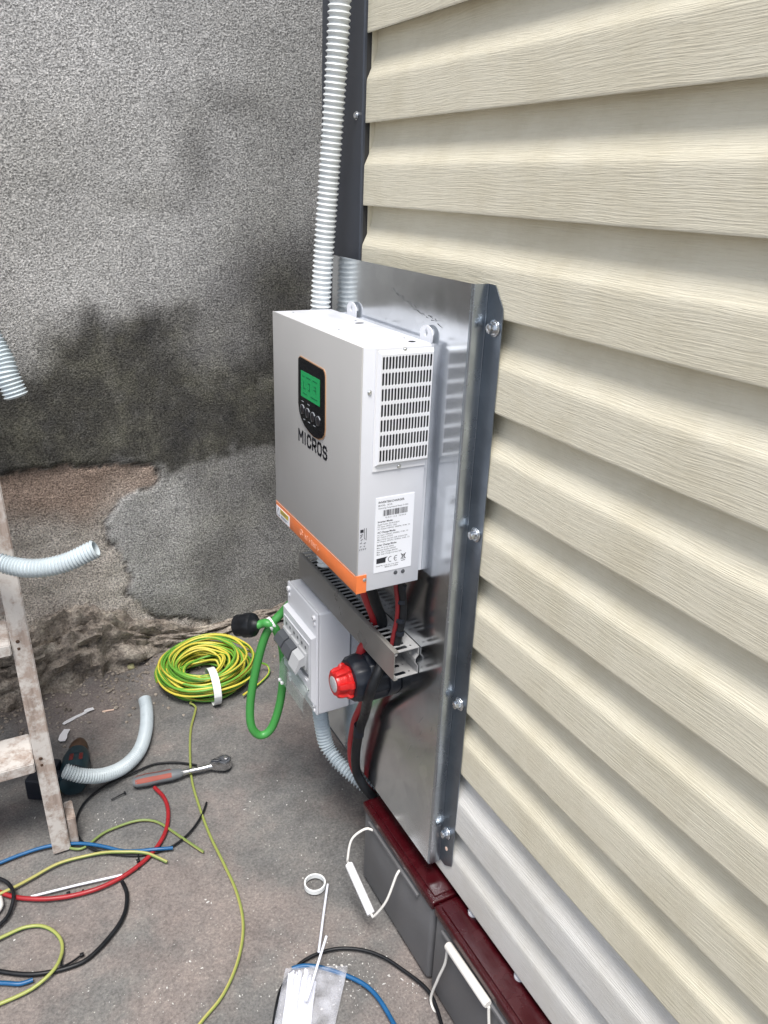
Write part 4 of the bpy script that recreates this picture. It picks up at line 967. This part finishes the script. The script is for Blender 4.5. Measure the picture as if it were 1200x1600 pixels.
# coil
coil = thing('cable_coil', 'coil of green and yellow earth cable bound with white tape', 'cable coil', gz(325, 1050, 0))
cc = gz(321, 1050, .03); rn = random.Random(11)
def coilpt(a, R_, z, ex): return Vector((cc.x+math.cos(a)*R_*ex[0], cc.y+math.sin(a)*R_*ex[1], z))
mb = MB(); turns = 46; path = []
N_ = 26
rr_ = .11; zz_ = .008; nr_ = None
lay = []
for t in range(turns):
    th_ = t*2.399; rad = .046*math.sqrt((t+.5)/turns)
    lay.append((.088+rad*math.cos(th_)*.98, .044+rad*math.sin(th_)*.90, rn.uniform(-.012, .012), rn.uniform(-.012, .012), rn.uniform(-.007, .007), rn.uniform(0, 6)))
rn.shuffle(lay)
for t in range(turns):
    R0, zc0, ox, oy, tl, ph = lay[t]; R1, zc1, ox1, oy1, tl1, ph1 = lay[(t+1) % turns]
    for k in range(N_):
        f = k/N_; a = 2*PI*f; g = sm(0, 1, f)
        RR = R0+(R1-R0)*g; zc_ = zc0+(zc1-zc0)*g; oxx = ox+(ox1-ox)*g; oyy = oy+(oy1-oy)*g; tt = tl+(tl1-tl)*g
        path.append(Vector((cc.x+math.cos(a+.4)*RR*(1.05)+oxx, cc.y+math.sin(a+.4)*RR*1.05+oyy, max(.004, zc_+tt*math.sin(a+ph)+.004*math.sin(3*a+t)))))
tail = [G(300, 1092, .012), G(306, 1105, .005), G(298, 1140), G(297, 1180), G(300, 1220), G(312, 1262), G(328, 1305), G(350, 1350), G(370, 1395), G(380, 1445), G(372, 1500), G(348, 1555), G(312, 1600), G(280, 1650), G(255, 1700)]
mb.tube(cat(path, .02), .0034, 7); mb.build('coiled_cable', M_GY2, coil, smooth=60, uv=True)
MB().tube(cat([path[-1]]+tail, .01), .0029, 8).build('loose_tail', M_GY5, coil, smooth=60, uv=True)
MB().tube(cat([G(245, 1066, .01), G(243, 1050, .012), G(252, 1032, .022), G(275, 1015, .05)], .008), .0030, 8).build('loose_end', M_GY2, coil, smooth=60, uv=True)
MB().tube(cat([G(380, 1086, .012), G(405, 1068, .006), G(420, 1052, .008), G(418, 1040, .02), G(405, 1035, .035)], .008), .0030, 8).build('loose_loop', M_GY2, coil, smooth=60, uv=True)
# white tape round the bundle at the near side
ta = math.atan2(gz(350, 1085, .03).y-gz(334, 1050, .03).y, gz(350, 1085, .03).x-gz(334, 1050, .03).x)
tb = MB(); ns = 20
for k in range(ns+1):
    a = 2*PI*k/ns
    for s_ in (-1, 1):
        rad = .093+.053*math.cos(a); zz2 = .044+.049*math.sin(a); aa = ta+s_*.010/rad
        tb.v.append((cc.x+math.cos(aa)*rad, cc.y+math.sin(aa)*rad, max(.002, zz2))); tb.uv.append((0, 0))
tb.f = [(2*k, 2*k+2, 2*k+3, 2*k+1) for k in range(ns)]
tb.build('tape_band', M_TAPE, coil, smooth=60)

def gcable(pix, r, m, label, name='loose_cable', uv=False, hs=None):
    P = []
    for i, (u, v) in enumerate(pix): P.append(G(u, v, (hs[i] if hs else r+.001)))
    P = cat(P, .02); sd_ = len(label)*1.7
    P = [p+Vector((noise.noise(Vector((i*.33, sd_, 0)))*.0035, noise.noise(Vector((i*.33, sd_, 9)))*.0035, abs(noise.noise(Vector((i*.21, sd_, 5))))*.003)) for i, p in enumerate(P)]
    return cable(name, P, r, m, label, 'cable', None, 9, .008, uv)
gcable([(308, 1196), (280, 1192), (245, 1194), (215, 1205), (165, 1228), (135, 1252), (120, 1280), (122, 1305), (140, 1325), (180, 1336), (225, 1336), (270, 1322), (300, 1296), (318, 1270), (323, 1253)], .0024, M_BLK, 'thin black cable looping from the ratchet handle past the ladder foot')
gcable([(242, 1230), (256, 1244), (263, 1268), (259, 1300), (238, 1333), (205, 1360), (150, 1390), (95, 1403), (45, 1405), (0, 1394), (-60, 1370)], .0045, M_REDC, 'red cable curving on the ground from below the ratchet handle')
gcable([(-60, 1368), (0, 1348), (55, 1328), (110, 1318), (150, 1320), (195, 1330), (235, 1328), (270, 1325)], .0036, M_BLUEC, 'blue cable stub in front of the ladder foot', hs=[.005, .005, .006, .008, .010, .009, .012, .008])
gcable([(55, 1213), (66, 1222), (80, 1238), (92, 1222), (97, 1215), (93, 1240), (88, 1275), (90, 1305), (100, 1322), (120, 1326), (140, 1320), (165, 1300), (205, 1285), (240, 1284), (270, 1300), (318, 1332)], .0027, M_GY3, 'short green yellow cable starting at the ladder foot', uv=True)
gcable([(-50, 1420), (0, 1396), (40, 1377), (90, 1352), (140, 1336), (190, 1332), (230, 1334), (262, 1348)], .0032, M_GY3, 'yellow green cable stub crossing over the red cable', uv=True, hs=[.005, .009, .006, .005, .005, .012, .010, .004])
gcable([(192, 1378), (199, 1395), (194, 1425), (175, 1460), (145, 1492), (110, 1512), (60, 1522), (0, 1517), (-60, 1505)], .0040, M_BLK, 'thick black cable curling below the red cable end')
gcable([(-50, 1365), (0, 1374), (16, 1384), (22, 1402), (14, 1425), (0, 1445), (-40, 1480)], .0036, M_BLK, 'black cable end curling at the left picture edge', hs=[.006, .012, .012, .013, .006, .005, .005])
gcable([(-60, 1490), (0, 1468), (35, 1450), (65, 1448), (88, 1462), (97, 1485), (85, 1515), (50, 1545), (0, 1568), (-50, 1590)], .0032, M_GY4, 'green yellow cable loop at the lower left corner', uv=True, hs=[.005, .005, .005, .005, .005, .006, .012, .006, .005, .005])
gcable([(-50, 1540), (0, 1539), (30, 1537), (52, 1531)], .0038, M_BLUEC, 'short blue cable stub in the lower left corner', hs=[.005]*4)
gcable([(425, 1640), (430, 1590), (440, 1545), (470, 1505), (510, 1485), (555, 1483), (600, 1497), (645, 1527), (672, 1555), (690, 1600), (700, 1650)], .0032, M_BLK, 'black cable arching from the plastic bag to the near battery')
gcable([(456, 1514), (480, 1512), (515, 1515), (550, 1528), (580, 1550), (605, 1580), (622, 1612), (635, 1650)], .0040, M_BLUEC, 'blue cable passing under the clear plastic bag')
# black ties
def flattie(pix, label, r=.0016, head=None, m=M_BLK, h=.006, name='cable_tie'):
    mb = MB(); P = cat([G(u, v, h) for u, v in pix], .004); mb.tube(P, r, 6)
    if head is not None: c = G(*pix[head], h); mb.box(c.x-.0035, c.x+.0035, c.y-.003, c.y+.003, c.z-.002, c.z+.003, .0006, 1)
    return tag(mb.build(name, m, None, smooth=60), label, 'cable tie')
flattie([(130, 1390), (126, 1397), (115, 1399), (107, 1396)], 'black cut cable tie beside the red cable', .0018, 3)
flattie([(216, 1335), (216, 1345), (217, 1358)], 'small black tie on the red cable near the blue cable end', .0015, 1)
flattie([(95, 1508), (100, 1509), (112, 1503), (122, 1496), (128, 1492)], 'black cable tie on the thick black cable', .0018, 4)
flattie([(97, 1497), (96, 1507)], 'black tie tip beside the green cable loop', .0014)
# dropped screw
sc = MB(); a, b = G(196, 1238, .004), G(173, 1250, .002); sc.tube([a, a.lerp(b, .08), a.lerp(b, .1), a.lerp(b, .95), b], .0016, 8, rf=lambda L, i: [2.4, 2.4, 1, .9, .2][i])
tag(sc.build('screw', M_BLK, None, smooth=40), 'black drywall screw dropped beside the ratchet handle', 'screw')
# grey conduit offcut lying on the ground
oc = [G(226, 1092, .030), G(229, 1110, .022), G(228, 1140, .018), G(218, 1172, .018), G(195, 1197, .022), G(162, 1211, .040), G(128, 1212, .066), G(100, 1204, .088)]
tag(corrugated(cat(oc, .006), .0165, .0058, .18, 24).build('corrugated_conduit', M_COND, None, smooth=50), 'curved grey conduit offcut lying on the ground by the ladder', 'conduit')
# white narrow strip, scraps
def strip2(pix, wd, label, m, name, h=.003, th=.0012):
    a, b = G(*pix[0], h), G(*pix[1], h); d = (b-a).normalized(); n = Vector((-d.y, d.x, 0)); mb = MB()
    L = (b-a).length; m3 = [(0, -wd/2), (L*.3, -wd/2*1.1), (L*.55, -wd/2*.8), (L, -wd/2), (L*1.02, wd/2*.7), (L*.5, wd/2*1.15), (L*.1, wd/2), (-L*.03, wd/2*.3)]
    mb.prism(m3, a, d, n, (0, 0, 1), th); return mb.build(name, m, None)
tag(MB().tube([G(48, 1401, .006), G(120, 1383, .006), G(191, 1367, .008)], .0022, 8).build('plastic_strip', M_NYLON, None, smooth=40), 'thin white plastic strip lying inside the red cable curve', 'strip')
tag(strip2([(99, 1131), (134, 1113)], .010, '', M_GRIP, 'plastic_scrap'), 'long white plastic scrap behind the drill', 'scrap')
tag(strip2([(132, 1112), (146, 1107)], .013, '', M_GRIP, 'plastic_scrap', .004), 'small white scrap at the end of the long one', 'scrap')
tag(strip2([(96, 1158), (104, 1140)], .018, '', M_GRIP, 'plastic_scrap', .004), 'white squarish scrap nearest the drill', 'scrap')
tag(strip2([(160, 1112), (178, 1109)], .005, '', M_PALE, 'plastic_scrap', .003), 'thin pale scrap lying right of the white ones', 'scrap')
tag(MB().tube(cat([G(-6, 1428, .004), G(2, 1415, .008), G(0, 1402, .006)], .004), .004, 8).build('plastic_scrap', M_CHIP, None, smooth=50), 'white scrap at the left edge by the black cable', 'scrap')
c_ = G(205, 1041, .01); nb = MB(); bm = bmesh.new(); bmesh.ops.create_icosphere(bm, subdivisions=2, radius=.011)
for q in bm.verts: q.co += q.co.normalized()*noise.noise(q.co*160)*.004; q.co.z *= .8; q.co += c_
nb.bm(bm); tag(nb.build('foam_crumb', mat('yellowish_foam', (.55, .52, .28), .8), None, smooth=180), 'yellowish foam lump at the foot of the wall', 'crumb')
# plastic ring
c_ = (G(476, 1383)+G(508, 1383))/2; rp = [(c_.x+.0195*math.cos(a), c_.y+.0195*math.sin(a), .006) for a in [2*PI*k/36 for k in range(37)]]
rb = MB(); rb.lathe([(.0185, 0), (.0215, 0), (.0215, .010), (.0185, .010), (.0185, 0)], (c_.x, c_.y, .002), (0, 0, 1), 40, closed=False)
tag(rb.build('plastic_ring', M_TAPE, None, smooth=40), 'small white plastic ring lying on the bare concrete', 'ring')

# ratchet wrench
wr = thing('ratchet_wrench', 'ratchet wrench with grey and orange handle lying by the conduit offcut', 'wrench', gz(285, 1207, 0))
wa, wb2 = gz(207, 1221, .02), gz(360, 1190, .02); wd_ = (wb2-wa).normalized(); wn_ = Vector((-wd_.y, wd_.x, 0)); WL = (wb2-wa).length
def wl(t, s_, h): return wa+wd_*t+wn_*s_+Vector((0, 0, h-.02))
hp = [(0, .009), (.008, .0140), (.03, .0160), (.06, .0145), (.085, .0150), (.105, .0120), (.112, .009)]
h_ = MB()
for k, (t, r_) in enumerate(hp):
    for i in range(16):
        a = 2*PI*i/16; h_.v.append(tuple(wl(t, math.cos(a)*r_, .016+math.sin(a)*r_*.78))); h_.uv.append((0, 0))
h_.f = [(k*16+i, k*16+(i+1) % 16, (k+1)*16+(i+1) % 16, (k+1)*16+i) for k in range(len(hp)-1) for i in range(16)]+[tuple(range(15, -1, -1)), tuple(range((len(hp)-1)*16, len(hp)*16))]
h_.build('handle', M_GRIPG, wr, smooth=50)
for sgn in (1, -1):
    o_ = MB(); arcs = []
    for k in range(13):
        t = .006+.080*k/12; r_ = np.interp(t, [a for a, b in hp], [b for a, b in hp])
        for a in (PI/2-sgn*.35, PI/2-sgn*.75, PI/2-sgn*1.15): arcs.append(tuple(wl(t, math.cos(a)*(r_+.0006), .016+math.sin(a)*(r_*.78+.0006))))
    o_.add(arcs, [(k*3+j, (k+1)*3+j, (k+1)*3+j+1, k*3+j+1) for k in range(12) for j in range(2)]); o_.build('grip_inlay', M_GRIPO, wr, smooth=60)
s_ = MB(); s_.tube([wl(.110, 0, .016), wl(.118, 0, .016), wl(.16, 0, .017), wl(WL-.035, 0, .019)], .0075, 14, rf=lambda L, i: (1.1, .9, .8, 1)[i]); s_.build('shaft', M_STEELW, wr, smooth=50)
hd = MB()
for (z0_, z1_, k_) in ((.012, .030, 1.0),):
    P = []
    for k in range(28):
        a = 2*PI*k/28; x_ = math.cos(a)*.0185; y_ = math.sin(a)*.0175
        if x_ < 0: x_ *= 1.7; y_ *= 1-.35*(x_/-.031)
        P.append((x_, y_))
    o3 = wl(WL-.016, 0, z0_)
    hd.prism(P, o3, wd_, wn_, (0, 0, 1), z1_-z0_)
hdo = hd.build('ratchet_head', M_STEELW, wr, smooth=25)
MB().lathe([(.0135, 0), (.0135, .0012), (.012, .0016), (.012, .0008), (.0075, .0008), (.0070, .003), (.003, .003)], wl(WL-.014, 0, .030), (0, 0, 1), 26).build('selector_dial', M_DKG, hdo, smooth=30)
MB().lathe([(.0055, 0), (.0055, .002), (.004, .0028)], wl(WL-.010, 0, .0331), (0, 0, 1), 20).build('release_button', M_STEELW, hdo, smooth=30)
MB().tube([wl(WL-.043, .003, .030), wl(WL-.030, -.002, .0312), wl(WL-.022, 0, .0315)], .0035, 10).build('selector_lever', M_BLKP, hdo, smooth=50)
sq_ = MB(); sq_.lathe([(.0062, 0), (.0062, .011)], wl(WL-.014, 0, .0115), (0, 0, -1), 4); sq_.build('square_drive', M_STEELW, hdo)

# cordless drill lying on its side behind the ladder rail
dr = thing('cordless_drill', 'dark teal cordless drill lying under the ladder with red details', 'drill', gz(110, 1200, 0))
da, db = gz(118, 1203, .036), gz(126, 1157, .036); dd3 = (db-da).normalized(); dl = (db-da).length; side = Vector((dd3.y, -dd3.x, 0))
body = MB(); body.lathe([(.020, -.062), (.029, -.058), (.033, -.040), (.034, -.005), (.034, .030), (.030, .048), (.027, .060), (.024, .066)], da+Vector((0, 0, 0)), dd3, 24, fn=lambda a, k: 1+.05*abs(math.cos(2*a)))
body.build('motor_housing', M_DRILL, dr, smooth=40)
for t in (-.045, -.036, -.027): MB().lathe([(.0345, 0), (.0355, .001), (.0355, .004), (.0345, .005)], da+dd3*t, dd3, 24).build('cooling_rib', M_BLKP, dr, smooth=40)
rd_ = MB(); rd_.box(-.008, .008, -.010, .010, 0, .0035, .0015, 2)
for t, s2 in ((.010, -.006), (.012, .016)):
    rd_ = MB(); rd_.box(-.005, .005, -.012, .012, 0, .003, .001, 2); rd_.v = [tuple(da+dd3*(t+p[1])+side*(s2+p[0])+Vector((0, 0, .033-abs(s2)*.2+p[2]))) for p in rd_.v]; rd_.build('red_badge', M_DRILLR, dr, smooth=40)
MB().lathe([(.022, 0), (.024, .006), (.024, .022), (.019, .034), (.013, .046), (.008, .050)], da+dd3*.066, dd3, 20, fn=lambda a, k: 1+.03*math.sin(8*a)).build('chuck', M_CHUCK, dr, smooth=35)
hp0 = da+dd3*-.035; hp1 = gz(62, 1216, .034)
hb = MB(); hb.tube(cat([hp0, hp0.lerp(hp1, .5)+Vector((0, 0, .001)), hp1], .01), .019, 14, rf=lambda L, i: 1.0); hb.build('handle', M_BLKP, dr, smooth=50)
bp_ = MB(); bp_.box(-.036, .020, -.036, .050, -.030, .032, .006, 3); hd2 = (hp1-hp0).normalized(); hn2 = Vector((-hd2.y, hd2.x, 0))
bp_.v = [tuple(hp1+hd2*p[0]+hn2*p[1]+Vector((0, 0, p[2]))) for p in bp_.v]; bp_.build('battery_pack', M_BLKP, dr, smooth=35)
tg = MB(); tgc = hp0.lerp(hp1, .28)+side*.0; tg.box(tgc.x-.010, tgc.x+.010, tgc.y+.012, tgc.y+.026, tgc.z-.008, tgc.z+.008, .003, 2); tg.build('trigger', M_DRILLR, dr, smooth=40)
MB().lathe([(.0352, 0), (.0352, .0012)], da+dd3*.022, dd3, 24).build('housing_seam', M_BLKP, dr, smooth=40)
ft = MB(); fc = gz(118, 1226, .018); ft.box(fc.x-.030, fc.x+.020, fc.y-.018, fc.y+.016, .002, .036, .005, 2); ft.build('rear_cap', M_DRILL, dr, smooth=35)

dr.scale = (.9, .9, .9)
# clear bag of white cable ties
bagt = thing('plastic_bag', 'crumpled clear plastic bag of white cable ties at the bottom edge', 'bag', gz(495, 1560, 0))
bc = [gz(446, 1512, .012), gz(544, 1508, .010), gz(515, 1640, .01), gz(420, 1640, .01)]
bm_ = MB(); nb_ = 26
for side_ in (1, -1):
    for j in range(nb_+1):
        for i in range(nb_+1):
            s2, t2 = i/nb_, j/nb_; p = bc[0].lerp(bc[1], s2).lerp(bc[3].lerp(bc[2], s2), t2)
            e = (math.sin(PI*s2)*max(.0, math.sin(PI*min(1, t2*1.02+.0))))**.5 if 0 < s2 < 1 and 0 < t2 < 1 else 0
            nn_ = noise.fractal(Vector((p.x*30, p.y*30, side_*3)), 1, 2, 4)
            z = .010+(.020*e+nn_*.006*(e+.15) if side_ > 0 else -.008*e)
            bm_.v.append((p.x+nn_*.002, p.y+nn_*.002, max(.002 if side_ < 0 else .003, z))); bm_.uv.append((0, 0))
    o0 = (0 if side_ > 0 else (nb_+1)**2)
    bm_.f += [(o0+j*(nb_+1)+i, o0+j*(nb_+1)+i+1, o0+(j+1)*(nb_+1)+i+1, o0+(j+1)*(nb_+1)+i) for j in range(nb_) for i in range(nb_)]
bm_.build('bag_film', M_BAG, bagt, smooth=50)
tb_ = MB(); rn = random.Random(5)
for k in range(46):
    f = k/45; a = gz(450+f*42+rn.uniform(-2, 2), 1528+rn.uniform(-4, 10), 0); b = gz(440+f*38+rn.uniform(-4, 4), 1640, 0)
    h = .005+.016*math.sin(PI*f)*rn.uniform(.3, 1)
    tb_.tube([(a.x, a.y, h), ((a.x+b.x)/2, (a.y+b.y)/2, h+.002), (b.x, b.y, h)], .0019, 5)
tb_.build('tie_bundle', M_NYLON, bagt, smooth=60)['label'] = 'bundle of white cable ties inside the bag'
def wtie(pix, hs, label):
    tag(MB().tube(cat([G(u, v, h) for (u, v), h in zip(pix, hs)], .006), .0024, 8).build('cable_tie', M_NYLON, None, smooth=50), label, 'cable tie')
wtie([(512, 1382), (506, 1425), (498, 1487)], (.004, .012, .030), 'white cable tie pointing up at the plastic ring')
wtie([(510, 1463), (497, 1505), (485, 1545), (478, 1565)], (.045, .038, .033, .028), 'shorter white cable tie sticking out of the clear bag')

# white crumbs and grit
rn = random.Random(21); cr = MB(); px_ = []
def chip(p, s_):
    bm = bmesh.new(); bmesh.ops.create_icosphere(bm, subdivisions=1, radius=s_)
    sx, sy, sz = rn.uniform(.5, 1.6), rn.uniform(.4, 1.1), rn.uniform(.25, .7); rz = rn.uniform(0, PI)
    for q in bm.verts:
        x_, y_, z_ = q.co.x*sx, q.co.y*sy, q.co.z*sz
        k_ = 1+rn.uniform(-.3, .3); q.co = Vector((p.x+(x_*math.cos(rz)-y_*math.sin(rz))*k_, p.y+(x_*math.sin(rz)+y_*math.cos(rz))*k_, s_*sz*.8+z_*k_+gh(p.x, p.y)-.003))
    cr.bm(bm)
cl = [(560, 1515, 60, 38, 120), (640, 1540, 30, 30, 50), (460, 1490, 40, 60, 45), (520, 1500, 30, 20, 30), (500, 1340, 90, 70, 60), (440, 1250, 60, 60, 26), (420, 1560, 40, 60, 40), (300, 1480, 120, 100, 90), (180, 1280, 60, 20, 20), (325, 1408, 5, 6, 7), (178, 1280, 6, 10, 7), (240, 1560, 200, 40, 70), (100, 1450, 120, 80, 40), (550, 1560, 40, 30, 40), (350, 1250, 200, 120, 60)]
for (cu, cv, su, sv, n_) in cl:
    for k in range(int(n_*.55)):
        p = gz(cu+rn.gauss(0, su*.55), cv+rn.gauss(0, sv*.55), 0)
        if p.x > -.045: continue
        chip(p, abs(rn.gauss(0, .0007))+.0005)
for (u, v) in ((522, 1505), (526, 1508), (515, 1509), (325, 1408), (321, 1404), (330, 1410), (600, 1535), (608, 1522), (645, 1535), (478, 1250), (472, 1235), (535, 1232)): chip(gz(u, v, 0), .0024)
tag(cr.build('white_crumbs', M_CHIP, None), 'white plaster and plastic crumbs scattered over the concrete', 'crumbs', kind='stuff')
# dark and brown grit along the foot of the wall
rn = random.Random(4); cr = MB()
for k in range(1500):
    x = rn.uniform(-1.1, .4); d = abs(rn.gauss(0, .09))+.05; y = wall_y(x)-d
    if rn.random() > (.95 if x < -.2 else .25): continue
    p = Vector((x, y, 0)); s0 = abs(rn.gauss(0, .0022))+.0012
    bm = bmesh.new(); bmesh.ops.create_icosphere(bm, subdivisions=1, radius=s0); zz3 = gh(x, y)-.003+(sm(.30, .02, d)*(.012+.022*noise.fractal(Vector((x*11, y*11, 8)), 1, 2, 4))*sm(.35, -.35, x) if d < .35 else 0)
    for q in bm.verts: q.co = Vector((x+q.co.x*rn.uniform(.7, 1.3), y+q.co.y*rn.uniform(.7, 1.3), zz3+s0*.4+q.co.z*.7))
    cr.bm(bm)
tag(cr.build('mortar_grit', M_RUB, None), 'loose mortar grit strewn along the foot of the yard wall', 'grit', kind='stuff')

GR = {'corrugated_conduit': 'corrugated conduits', 'loose_cable': 'cables lying loose on the concrete', 'cable_tie': 'cable ties', 'plastic_scrap': 'white plastic scraps on the ground', 'battery': 'batteries standing under the siding', 'power_cable': 'thick battery cables below the isolator', 'inverter_lead': 'leads at the near duct end', 'battery_lead': 'thick leads from the inverter into the duct'}
for o in bpy.data.objects:
    k_ = o.name.split('.')[0]
    if o.parent is None and k_ in GR: o['group'] = GR[k_]
